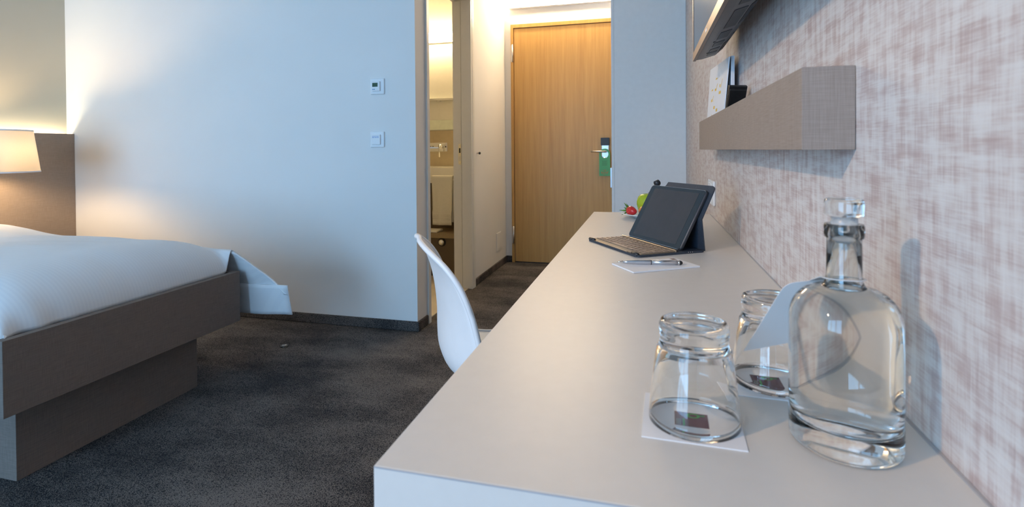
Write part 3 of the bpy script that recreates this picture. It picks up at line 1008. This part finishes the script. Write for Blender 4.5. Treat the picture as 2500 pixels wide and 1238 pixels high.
G1 = (0.0415, 0.5290)
G2 = (0.1335, 0.6380)
coaster(0.0392, 0.5295, math.radians(-2), 'white square paper coaster with purple emblem under the glass farther from the bottle')
coaster(0.1270, 0.6362, math.radians(-1), 'white square paper coaster with purple emblem under the glass behind the bottle')

def tumbler(c, label):
    # stood upside down: rim at the bottom, thick base on top
    prof = [(0.0423, 0.0), (0.0420, 0.010), (0.0390, 0.040), (0.0352, 0.070), (0.0348, 0.0735), (0.0322, 0.077), (0.0318, 0.082), (0.0318, 0.0865), (0.0325, 0.0895), (0.0322, 0.0965), (0.0305, 0.0995), (0.0275, 0.1005), (0.0235, 0.0990), (0.012, 0.0968), (0, 0.0962),
            (0, 0.0765), (0.012, 0.0762), (0.022, 0.0748), (0.0275, 0.0715), (0.0300, 0.0668), (0.0330, 0.055), (0.0374, 0.040), (0.0406, 0.010), (0.0411, 0.0)]
    o = lathe('tumbler', prof, M['glass'], None, 72, closed=True)
    o.location = (c[0], c[1], DZT + 0.0012)
    o.scale = (0.99, 0.99, 0.945)
    tag(o, label, 'glass')
    return o
tumbler(G1, 'clear drinking glass upside down on its own paper coaster, farther from the bottle')
tumbler(G2, 'clear drinking glass upside down behind the bottle, partly hidden by the white neck card')

BC = (0.1665, 0.5200)
bt = thing('water_bottle', 'clear glass water bottle with round shoulders and glass stopper', 'bottle', (BC[0], BC[1], DZT))
RB = 0.0435
def arc(r0, z0, rx, rz, a0, a1, n):
    return [(r0 + rx * math.cos(a0 + (a1 - a0) * k / n), z0 + rz * math.sin(a0 + (a1 - a0) * k / n)) for k in range(n + 1)]
outer = [(0, 0.004), (0.020, 0.003), (0.034, 0.0)] + arc(RB - 0.006, 0.006, 0.006, 0.006, -PI / 2, 0, 6) + [(RB, 0.026), (RB - 0.0006, 0.029), (RB, 0.033)] + \
        arc(RB - 0.026, 0.108, 0.026, 0.030, 0, PI / 2 * 0.93, 12) + [(0.0158, 0.1395), (0.0144, 0.1435), (0.0137, 0.150), (0.0134, 0.178), (0.0134, 0.1805), (0.0152, 0.182), (0.0155, 0.1845), (0.0155, 0.1915), (0.0148, 0.1935)]
WL = (0.0150, 0.1352)       # where the water surface meets the inner wall
inner = [(0.0112, 0.1935), (0.0112, 0.150), (0.0116, 0.1430), WL]
bbody = lathe('bottle_body', outer + inner, M['bottleglass'], bt, 96, cap=False)
wprof = [(0, 0.0235), (0.020, 0.0215)] + arc(RB - 0.0128, 0.030, 0.0100, 0.0100, -PI / 2, 0, 8) + [(RB - 0.0028, 0.1075)] + arc(RB - 0.026, 0.1075, 0.0232, 0.0268, 0, PI / 2 * 0.93, 12)[1:] + [WL, (0, WL[1])]
wat = lathe('water', wprof, M['waterwall'], bt, 96, cap=False)
wat.data.materials.append(M['water'])
for p in wat.data.polygons:
    if all(abs(wat.data.vertices[i_].co.z - WL[1]) < 1e-5 for i_ in p.vertices):
        p.material_index = 1
        p.use_smooth = False
stp = lathe('stopper', [(0, 0.2000), (0.0125, 0.2000), (0.0148, 0.2012), (0.0152, 0.2030), (0.0152, 0.2130), (0.0146, 0.2150), (0.0128, 0.2158), (0, 0.2158)], M['bottleglass'], bt, 48)
lathe('stopper_plug', [(0, 0.1760), (0.0088, 0.1760), (0.0096, 0.1780), (0.0108, 0.1935), (0.0102, 0.1999), (0, 0.1999)], M['frost'], stp, 32)

# white card hung over the bottle neck
def neck_card():
    t = thing('neck_card', 'blank white card tag hung round the neck of the bottle', 'tag', (0, 0, 0))
    P1 = Vector((0.0940, 0.580, 0.7920))
    P2 = Vector((0.1272, 0.553, 0.8705))
    N_ = Vector((0.1800, 0.556, 0.8785))
    P4 = Vector((0.1560, 0.590, 0.8060))
    nrm = (P2 - P1).cross(N_ - P1).normalized()
    out = [P1, P4, N_]
    # rounded upper corner at P2
    a = P2 + (N_ - P2).normalized() * 0.010
    b = P2 + (P1 - P2).normalized() * 0.010
    for k in range(6):
        s = k / 5
        out.append(a * (1 - s) ** 2 + P2 * 2 * s * (1 - s) + b * s * s)
    bm = bmesh.new()
    v0 = [bm.verts.new(p) for p in out]
    v1 = [bm.verts.new(p + nrm * 0.0006) for p in out]
    bm.faces.new(v0)
    bm.faces.new(v1[::-1])
    for k in range(len(out)):
        bm.faces.new((v0[k], v1[k], v1[(k + 1) % len(out)], v0[(k + 1) % len(out)]))
    mesh_obj('card', bm, M['papergrey'], t)
    bm = bmesh.new()
    zc = DZT + 0.1450
    ring = []
    for k in range(32):
        a_ = 2 * PI * k / 32
        ring.append([bm.verts.new((BC[0] + r * math.cos(a_), BC[1] + r * math.sin(a_), zc + dz + 0.10 * (-r * math.sin(a_)))) for r, dz in ((0.0146, 0), (0.0170, 0), (0.0170, 0.0006), (0.0146, 0.0006))])
    for k in range(32):
        A, B = ring[k], ring[(k + 1) % 32]
        for q in range(4):
            bm.faces.new((A[q], A[(q + 1) % 4], B[(q + 1) % 4], B[q]))
    mesh_obj('neck_loop', bm, M['papergrey'], t)
    prism('loop_tab', [(0.150, 0.533, 0.8822), (0.176, 0.535, 0.8826), (0.1765, 0.5562, 0.8775), (0.148, 0.5545, 0.8738),
                       (0.150, 0.533, 0.8828), (0.176, 0.535, 0.8832), (0.1765, 0.5562, 0.8781), (0.148, 0.5545, 0.8744)], M['papergrey'], t)
neck_card()

# ------------------------------------------------------------------ tablet and keyboard case
TB = Vector((-0.0262, 1.2935, DZT))
TROT = math.atan2(0.545, 0.838)      # local +X points from the keyboard front to the back, local +Y along the width
kc = thing('keyboard_case', 'dark folding keyboard case with bronze keys standing on the desk', 'keyboard case', TB, TROT)
KW = 0.262
bm = bmesh.new()
poly_extrude(bm, [(u, v) for u, v in round_rect(0.198, KW, 0.012)], lambda u, v, w: (u, v, w), 0.0055)
mesh_obj('base', bm, M['navy'], kc)
bm = bmesh.new()
poly_extrude(bm, [(u + 0.003, v + 0.004) for u, v in round_rect(0.109, KW - 0.008, 0.009)], lambda u, v, w: (u, v, 0.0050 + w), 0.0016)
deck = mesh_obj('keyboard_deck', bm, M['deck'], kc)
box('front_lip', 0.0012, 0.0035, 0.05, KW - 0.05, 0.0050, 0.0074, M['gold'], kc)
for (a, b) in ((0.004, 0.030), (KW - 0.034, KW - 0.006)):
    bm = bmesh.new()
    tube_bm(bm, [(0.005, a, 0.0062), (0.005, b, 0.0062)], 0.0046, 10)
    mesh_obj('corner_clip', bm, M['black'], kc, True)
key_me = None
def key(x0, x1, y0, y1):
    bm = bmesh.new()
    w, h = x1 - x0, y1 - y0
    v = [bm.verts.new(p) for p in ((0, 0, 0), (w, 0, 0), (w, h, 0), (0, h, 0), (0.0008, 0.0008, 0.0020), (w - 0.0008, 0.0008, 0.0020), (w - 0.0008, h - 0.0008, 0.0020), (0.0008, h - 0.0008, 0.0020))]
    for q in ((0, 1, 2, 3), (4, 5, 6, 7), (0, 1, 5, 4), (1, 2, 6, 5), (2, 3, 7, 6), (3, 0, 4, 7)):
        bm.faces.new([v[i] for i in q])
    o = mesh_obj('key', bm, M['keycap'], deck)
    o.location = (x0, y0, 0.0065)
    box_under = None
    return o
# dark wells around the keys
box('key_well', 0.0195, 0.1075, 0.0085, KW - 0.0085, 0.0060, 0.00665, M['black'], deck)
rows_ = [[1.0] * 6 + [1.0] * 6 + [1.0], [1.0] * 12 + [1.45], [1.3] + [1.0] * 11 + [1.1], [1.55] + [1.0] * 10 + [1.85], [2.0] + [1.0] * 9 + [2.3], [1.0, 1.0, 1.0, 1.25, 4.9, 1.25, 1.0, 0.95, 0.95]]
x_hi = 0.1065
rh = [0.0105, 0.0150, 0.0150, 0.0150, 0.0150, 0.0150]
xx = x_hi
shared = {}
for r, ws in zip(range(6), rows_):
    tot = sum(ws)
    unit = (KW - 0.018) / tot
    yy = KW - 0.009          # the left end of the keyboard is at high local y
    for w in ws:
        kw_ = w * unit
        sig = (round(kw_, 5), rh[r])
        x0, x1, y0, y1 = xx - rh[r] + 0.0030, xx - 0.0010, yy - kw_ + 0.0019, yy - 0.0019
        if sig in shared:
            o = bpy.data.objects.new('key', shared[sig])
            COL.objects.link(o)
            o.parent = deck
            o.location = (x0, y0, 0.0065)
        else:
            o = key(x0, x1, y0, y1)
            shared[sig] = o.data
        yy -= kw_
    xx -= rh[r]
box('gold_strip', 0.1105, 0.1135, 0.003, KW - 0.003, 0.0050, 0.0105, M['gold'], kc, 0.0008)
box('hinge_rib', 0.1140, 0.1230, 0.008, KW - 0.008, 0.0050, 0.0078, M['black'], kc, 0.0008)
# folding cover: rear lower flap and upper panel against the tablet back
def slab(name, p0, p1, y0, y1, th, mat, parent, cut=None):
    d = Vector((p1[0] - p0[0], 0, p1[1] - p0[1]))
    L = d.length
    d.normalize()
    n = Vector((d.z, 0, -d.x))
    bm = bmesh.new()
    outl = cut(L, y0, y1) if cut else [(0, y0), (L, y0), (L, y1), (0, y1)]
    poly_extrude(bm, outl, lambda u, v, w: Vector((p0[0], v, p0[1])) + d * u + n * w, th)
    return mesh_obj(name, bm, mat, parent)
slab('rear_flap', (0.1945, 0.003), (0.1855, 0.086), 0.001, KW - 0.001, 0.0032, M['navy'], kc)
def upper_outline(L, y0, y1):
    pts = [(0, y0)]
    r = 0.012
    for k in range(7):
        a = -PI / 2 + PI / 2 * k / 6
        pts.append((L - r + r * math.cos(a), y0 + r + r * math.sin(a)))
    # straight top with the camera notch near the far corner
    pts += [(L, y1 - 0.060), (L - 0.012, y1 - 0.056), (L - 0.016, y1 - 0.050), (L - 0.016, y1 - 0.026), (L - 0.012, y1 - 0.022), (L - 0.002, y1 - 0.020)]
    pts += [(L, y1 - 0.014), (L - 0.004, y1 - 0.004), (L - 0.012, y1), (0, y1)]
    return pts
slab('upper_cover', (0.1860, 0.0835), (0.2295, 0.1655), 0.001, KW - 0.001, 0.0032, M['navy'], kc, upper_outline)
# round clip over the far top corner of the tablet
bm = bmesh.new()
tube_bm(bm, [(0.2140, KW - 0.019, 0.1580), (0.2260, KW - 0.019, 0.1625)], 0.0085, 18)
mesh_obj('corner_holder', bm, M['black'], kc, True)
bm = bmesh.new()
tube_bm(bm, [(0.152, 0.0005, 0.0036), (0.152, -0.0006, 0.0036)], 0.0012, 8)
tube_bm(bm, [(0.158, 0.0005, 0.0036), (0.158, -0.0006, 0.0036)], 0.0012, 8)
tube_bm(bm, [(0.146, 0.0005, 0.0036), (0.146, -0.0006, 0.0036)], 0.0009, 8)
mesh_obj('side_ports', bm, M['steel'], kc, True)

tabt = thing('tablet', 'black tablet computer with a dark screen leaning in the keyboard case', 'tablet', TB, TROT)
ang = math.radians(60)
def tab3(u, v, w):
    # u up the screen, v along the width, w backwards
    return (0.1290 + u * math.cos(ang) + w * math.sin(ang), 0.0155 + v, 0.0085 + u * math.sin(ang) - w * math.cos(ang))
def tab_slab(name, pts, w0, th, mat, parent, smooth_=False):
    bm = bmesh.new()
    poly_extrude(bm, pts, lambda u, v, w: tab3(u, v, w0 + w), th)
    return mesh_obj(name, bm, mat, parent)
tbd = tab_slab('body', round_rect(0.1685, 0.2415, 0.0095), 0.0010, 0.0062, M['alu'], tabt)
tab_slab('bezel', [(u + 0.0008, v + 0.0008) for u, v in round_rect(0.1669, 0.2399, 0.0088)], 0.0003, 0.0010, M['tabbezel'], tabt)
tab_slab('screen', [(u + 0.0105, v + 0.0215) for u, v in round_rect(0.1475, 0.1985, 0.0003, 1)], 0.0, 0.0006, M['tabscreen'], tabt)
tab_slab('side_case', [(u - 0.0012, v - 0.0025) for u, v in round_rect(0.1712, 0.2465, 0.011)], 0.0045, 0.0040, M['black'], tabt)

# ------------------------------------------------------------------ notepad and pen
npd = thing('notepad', 'small white notepad with a tiny printed square lying on the desk', 'notepad', (-0.0302, 1.129, DZT), math.atan2(0.0905, 0.1397))
box('sheets', 0, 0.1665, 0, 0.092, 0.0002, 0.0034, M['paper'], npd, 0.0003)
box('printed_mark', 0.149, 0.161, 0.074, 0.087, 0.0034, 0.0036, M['brownink'], npd)
PEN_S = 1.12
pn_ = thing('ballpoint_pen', 'silver ballpoint pen with black stylus tip lying on the notepad', 'pen', (-0.067, 1.1985, DZT + 0.0036 + 0.0051), math.atan2(0.0195, 0.1404))
def xtube(name, prof, mat, parent):
    bm = bmesh.new()
    tube_bm(bm, [(x, 0, 0) for x, r in prof], [r * PEN_S for x, r in prof], 20)
    return mesh_obj(name, bm, mat, parent, True)
xtube('barrel', [(0.012, 0.0024), (0.022, 0.0036), (0.045, 0.0045), (0.070, 0.0046), (0.0725, 0.0046)], M['alu'], pn_)
xtube('tip_cone', [(0.0, 0.0009), (0.004, 0.0016), (0.0121, 0.0024)], M['chrome'], pn_)
xtube('ring', [(0.0724, 0.0044), (0.0745, 0.0044)], M['darkplastic'], pn_)
xtube('upper_barrel', [(0.0744, 0.0046), (0.100, 0.0046), (0.131, 0.0046)], M['alu'], pn_)
xtube('collar', [(0.1309, 0.0044), (0.1345, 0.0044)], M['chrome'], pn_)
xtube('stylus_tip', [(0.1344, 0.0044), (0.137, 0.0043), (0.1395, 0.0034), (0.1412, 0.0018), (0.1416, 0.0004)], M['rubber'], pn_)

# ------------------------------------------------------------------ fruit plate
PC = (0.010, 2.055)
ptl = lathe('plate', [(0, 0.0), (0.060, 0.0), (0.064, 0.003), (0.075, 0.009), (0.112, 0.018), (0.115, 0.0195), (0.113, 0.0212), (0.075, 0.0125), (0.060, 0.0075), (0, 0.007)], M['plateglass'], None, 64)
ptl.location = (PC[0], PC[1], DZT + 0.0003)
tag(ptl, 'pale round plate of fruit standing behind the tablet', 'plate')
ap = thing('green_apple', 'shiny green apple on the plate', 'apple', (0.000, 2.095, DZT + 0.0085))
ap.scale = (1.08, 1.08, 1.10)
lathe('apple_body', [(0, 0.006), (0.010, 0.001), (0.018, 0.0), (0.028, 0.006), (0.036, 0.019), (0.040, 0.036), (0.040, 0.046), (0.035, 0.062), (0.026, 0.071), (0.016, 0.073), (0.007, 0.068), (0, 0.062)], M['apple'], ap, 40)
tube('stalk', [(0, 0, 0.061), (0.001, 0, 0.070), (0.003, 0.001, 0.078)], [0.0012, 0.0012, 0.0016], M['brownink'], ap)
def strawberry(name, label, loc, rot):
    t = thing(name, label, 'strawberry', loc)
    t.rotation_euler = rot
    prof = [(0, 0.042), (0.004, 0.0415), (0.010, 0.036), (0.0148, 0.026), (0.0170, 0.016), (0.0168, 0.008), (0.0135, 0.002), (0.007, 0.0), (0, 0.001)]
    lathe('berry', prof, M['strawberry'], t, 28)
    bm = bmesh.new()
    for r in range(5):
        z = 0.008 + r * 0.0062
        rad = (0.0171, 0.0172, 0.0160, 0.0135, 0.0108)[r] + 0.0001
        for k in range(9):
            a = 2 * PI * (k + 0.5 * (r % 2)) / 9
            bmesh.ops.create_icosphere(bm, subdivisions=1, radius=0.0009, matrix=Matrix.Translation((rad * math.cos(a), rad * math.sin(a), z)))
    o = mesh_obj('seeds', bm, M['seed'], t)
    o['kind'] = 'stuff'
    for k in range(9):
        a = 2 * PI * k / 9
        bm = bmesh.new()
        L = 0.017 + 0.004 * ((k * 7) % 3)
        lift = -0.004 - 0.005 * ((k * 5) % 3)
        prev = None
        for s in range(6):
            u = s / 5
            w = 0.0036 * math.sin(PI * min(0.98, u * 0.85 + 0.15))
            r = 0.002 + L * u
            z = -0.0005 + lift * u * u * 2.0 + 0.002 * u
            c0 = Vector((r * math.cos(a), r * math.sin(a), z))
            sd_ = Vector((-math.sin(a), math.cos(a), 0)) * w
            cur = [bm.verts.new(c0 - sd_), bm.verts.new(c0 + Vector((0, 0, -0.0008))), bm.verts.new(c0 + sd_)]
            if prev:
                bm.faces.new((prev[0], prev[1], cur[1], cur[0]))
                bm.faces.new((prev[1], prev[2], cur[2], cur[1]))
            prev = cur
        lf = mesh_obj('leaf', bm, M['leaf'], t, True)
        sm = lf.modifiers.new('thick', 'SOLIDIFY')
        sm.thickness = 0.0006
    return t
strawberry('strawberry', 'ripe red strawberry with leafy crown lying on the plate beside the apple', (-0.072, 2.022, DZT + 0.0330), (0, math.radians(95), math.radians(-48)))
ph = thing('apricot', 'small orange apricot half hidden between the strawberry and the apple', 'apricot', (-0.014, 2.028, DZT + 0.0085))
lathe('apricot_body', [(0, 0.002), (0.008, 0.0), (0.017, 0.005), (0.0215, 0.017), (0.0205, 0.028), (0.013, 0.037), (0.004, 0.0375), (0, 0.035)], M['physalis'], ph, 28)
tube('stalk', [(0, 0, 0.034), (0.001, 0.001, 0.041)], 0.001, M['leaf'], ph, 8)

# ------------------------------------------------------------------ wall ledge with its contents
LF, LY0, LY1, LZ0, LZ1 = 0.1815, 0.7085, 2.03, 0.998, 1.0985
lg = thing('wall_ledge', 'taupe linen look box ledge mounted on the patterned wallpaper', 'shelf', (0, 0, 0))
box('front_board', LF, LF + 0.006, LY0 + 0.0025, LY1, LZ0, LZ1, M['ledge'], lg, 0.0008)
box('end_board', LF, XR - 0.001, LY0, LY0 + 0.0025, LZ0, LZ1, M['ledge'], lg, 0.0006)
box('end_board', LF + 0.006, XR - 0.001, LY1 - 0.012, LY1, LZ0, LZ1, M['ledge'], lg, 0.0008)
box('bottom_board', LF + 0.006, XR - 0.001, LY0 + 0.0025, LY1 - 0.012, LZ0, LZ0 + 0.010, M['ledge'], lg)
# big white brochure leaning back to the wall
def brochure():
    t = thing('brochure', 'large white brochure with scattered yellow marks standing in the wall ledge', 'brochure', (0, 0, 0))
    x_at = lambda z: 0.2000 + (z - 1.11) * 0.075
    B0, B1, T1, T0 = (1.545, LZ0 + 0.0105), (1.935, LZ0 + 0.0105), (1.958, 1.276), (1.508, 1.246)
    th = 0.003
    pts = [(x_at(z), y, z) for y, z in (B0, B1, T1, T0)] + [(x_at(z) + th, y, z) for y, z in (B0, B1, T1, T0)]
    prism('cover', pts, M['paper'], t)
    def q(ub, vb, w, h, sk=0.0):
        bm = bmesh.new()
        def at(u, v):
            yb = B0[0] + (B1[0] - B0[0]) * u
            yt = T0[0] + (T1[0] - T0[0]) * u
            zt = T0[1] + (T1[1] - T0[1]) * u
            return Vector((0, yb + (yt - yb) * v, B0[1] + (zt - B0[1]) * v))
        f = [at(ub, vb), at(ub + w, vb), at(ub + w + sk, vb + h), at(ub + sk, vb + h)]
        a = [bm.verts.new((x_at(p.z) - 0.0003, p.y, p.z)) for p in f]
        b = [bm.verts.new((x_at(p.z) - 0.00001, p.y, p.z)) for p in f]
        bm.faces.new(a)
        bm.faces.new(b[::-1])
        for k in range(4):
            bm.faces.new((a[k], b[k], b[(k + 1) % 4], a[(k + 1) % 4]))
        mesh_obj('yellow_mark', bm, M['yellowink'], t)
    for u, v, w, h, s in ((0.50, 0.82, 0.09, 0.018, -0.02), (0.72, 0.70, 0.09, 0.018, -0.02), (0.50, 0.68, 0.09, 0.030, 0.0), (0.50, 0.70, 0.02, 0.06, -0.06), (0.29, 0.70, 0.04, 0.035, 0.0), (0.25, 0.69, 0.012, 0.10, -0.05), (0.24, 0.62, 0.10, 0.034, 0),
                          (0.70, 0.56, 0.08, 0.032, 0.0), (0.68, 0.58, 0.015, 0.05, -0.04), (0.52, 0.46, 0.08, 0.036, 0), (0.36, 0.42, 0.08, 0.036, 0), (0.64, 0.56, 0.015, 0.012, 0), (0.76, 0.27, 0.012, 0.13, -0.08), (0.76, 0.235, 0.075, 0.034, 0)):
        q(u, v, w, h, s)
brochure()
for k, (x0, x1) in enumerate(((0.2175, 0.2215), (0.2222, 0.2258))):
    b = thing('booklet', ('booklet with painted daylight blue tint upright behind the white brochure in the ledge', 'booklet with painted daylight blue tint upright against the wallpaper in the ledge')[k], 'booklet', (0, 0, 0), 0, 'booklets in the wall ledge')
    box('cover', x0, x1, 1.52, 1.72, LZ0 + 0.0102, 1.250, M['bookdaylit'], b)
    box('pages', x0 + 0.0006, x1 - 0.0006, 1.5195, 1.7195, LZ0 + 0.0108, 1.2494, M['paper'], b)
fo = thing('leather_folder', 'black leather folder leaning in the wall ledge beside the brochure', 'folder', (0, 0, 0))
prism('folder_cover', [(0.1890, 1.500, LZ0 + 0.011), (0.2300, 1.500, LZ0 + 0.011), (0.2300, 1.512, LZ0 + 0.011), (0.1890, 1.512, LZ0 + 0.011),
                       (0.1890, 1.352, 1.150), (0.2300, 1.352, 1.148), (0.2300, 1.366, 1.153), (0.1890, 1.366, 1.155)], M['leather'], fo, 0.0015)
prism('flap', [(0.1905, 1.486, LZ0 + 0.016), (0.2285, 1.486, LZ0 + 0.016), (0.2285, 1.4985, LZ0 + 0.013), (0.1905, 1.4985, LZ0 + 0.013),
               (0.1905, 1.353, 1.1405), (0.2285, 1.353, 1.1385), (0.2285, 1.357, 1.143), (0.1905, 1.357, 1.145)], M['leather'], fo, 0.001)

# ------------------------------------------------------------------ television
TXF, TY1 = 0.135, 1.634
TY0, TZ0, TZ1 = 0.66, 1.2606, 1.83
tv = thing('television', 'flat television with bronze edged bezel mounted on the patterned wallpaper', 'television', (0, 0, 0))
bm = bmesh.new()
prof = [(TXF, TZ0 + 0.004), (TXF + 0.004, TZ0), (TXF + 0.020, TZ0 + 0.002), (TXF + 0.055, TZ0 + 0.012), (TXF + 0.076, TZ0 + 0.030), (TXF + 0.078, TZ0 + 0.06), (TXF + 0.070, TZ1 - 0.10), (TXF + 0.024, TZ1 - 0.002), (TXF, TZ1)]
a = [bm.verts.new((x, TY0, z)) for x, z in prof]
b = [bm.verts.new((x, TY1, z)) for x, z in prof]
bm.faces.new(a)
bm.faces.new(b[::-1])
for k in range(len(prof)):
    bm.faces.new((a[k], b[k], b[(k + 1) % len(prof)], a[(k + 1) % len(prof)]))
mesh_obj('housing', bm, M['greyplastic'], tv)
bm = bmesh.new()
bx(bm, TXF - 0.006, TXF + 0.002, TY0 - 0.004, TY1 + 0.003, TZ0 - 0.003, TZ0 + 0.020)
bx(bm, TXF - 0.006, TXF + 0.002, TY0 - 0.004, TY1 + 0.003, TZ1 - 0.016, TZ1 + 0.003)
bx(bm, TXF - 0.006, TXF + 0.002, TY0 - 0.004, TY0 + 0.012, TZ0 + 0.020, TZ1 - 0.016)
bx(bm, TXF - 0.006, TXF + 0.002, TY1 - 0.013, TY1 + 0.003, TZ0 + 0.020, TZ1 - 0.016)
mesh_obj('bezel', bm, M['bronze'], tv)
box('screen', TXF - 0.0045, TXF + 0.001, TY0 + 0.012, TY1 - 0.013, TZ0 + 0.020, TZ1 - 0.016, M['screen'], tv)
# vent panels on the sloping underside
def under(x):
    for (x0, z0), (x1, z1) in zip(prof[1:5], prof[2:6]):
        if x <= x1:
            return z0 + (z1 - z0) * (x - x0) / (x1 - x0)
    return prof[5][1]
for (x0, x1, y0, y1) in ((0.162, 0.186, 1.545, 1.585), (0.162, 0.186, 1.49, 1.53), (0.162, 0.186, 1.40, 1.455), (0.162, 0.186, 1.28, 1.36), (0.162, 0.186, 1.08, 1.24), (0.162, 0.186, 0.86, 1.04),
                         (0.191, 0.2085, 1.545, 1.585), (0.191, 0.2085, 1.46, 1.53), (0.191, 0.2085, 1.08, 1.24), (0.191, 0.2085, 0.86, 1.04)):
    z0, z1 = under(x0), under(x1)
    prism('vent', [(x0, y0, z0 - 0.0012), (x1, y0, z1 - 0.0012), (x1, y1, z1 - 0.0012), (x0, y1, z0 - 0.0012), (x0, y0, z0 + 0.001), (x1, y0, z1 + 0.001), (x1, y1, z1 + 0.001), (x0, y1, z0 + 0.001)], M['darkplastic'], tv)
for y0 in (1.535, 1.38):
    x0, x1 = 0.157, 0.205
    z0, z1 = under(x0), under(x1)
    prism('slot', [(x0, y0, z0 - 0.0014), (x1, y0, z1 - 0.0014), (x1, y0 + 0.006, z1 - 0.0014), (x0, y0 + 0.006, z0 - 0.0014), (x0, y0, z0 + 0.001), (x1, y0, z1 + 0.001), (x1, y0 + 0.006, z1 + 0.001), (x0, y0 + 0.006, z0 + 0.001)], M['rubber'], tv)
br = box('wall_bracket', TXF + 0.070, XR - 0.001, 1.02, 1.28, TZ0 + 0.09, TZ0 + 0.40, M['darkplastic'], tv, 0.002)
box('bracket_foot', TXF + 0.077, XR - 0.010, 1.245, 1.275, TZ0 + 0.052, TZ0 + 0.092, M['greyplastic'], tv, 0.004)
box('status_lamp', TXF - 0.0066, TXF - 0.005, 1.255, 1.285, TZ0 + 0.005, TZ0 + 0.012, M['plastic_white'], tv)

# ------------------------------------------------------------------ small clear cap on the carpet
cc = lathe('clear_cap', [(0, 0.0), (0.020, 0.0), (0.021, 0.002), (0.018, 0.006), (0.010, 0.0095), (0, 0.0105)], M['glass'], None, 32)
cc.location = (-1.817, 2.317, 0.0005)
tag(cc, 'small clear plastic dome lying on the dark carpet near the bed', 'cap')

for o in list(bpy.data.objects):
    if o.name.split('.')[0] in ('tumbler', 'bottle_body', 'water', 'stopper'):
        o.cycles.is_caustics_caster = True
    if o.name.split('.')[0] in ('desk_top', 'sheet', 'printed_square', 'green_emblem', 'wall_right', 'card'):
        o.cycles.is_caustics_receiver = True

# ------------------------------------------------------------------ render paths for the clear glass
try:
    scene.cycles.max_bounces = 16
    scene.cycles.transmission_bounces = 16
    scene.cycles.transparent_max_bounces = 16
    scene.cycles.diffuse_bounces = 5
    scene.cycles.glossy_bounces = 6
    scene.cycles.caustics_refractive = True
    scene.cycles.caustics_reflective = True
    scene.cycles.sample_clamp_indirect = 6.0
except Exception:
    pass
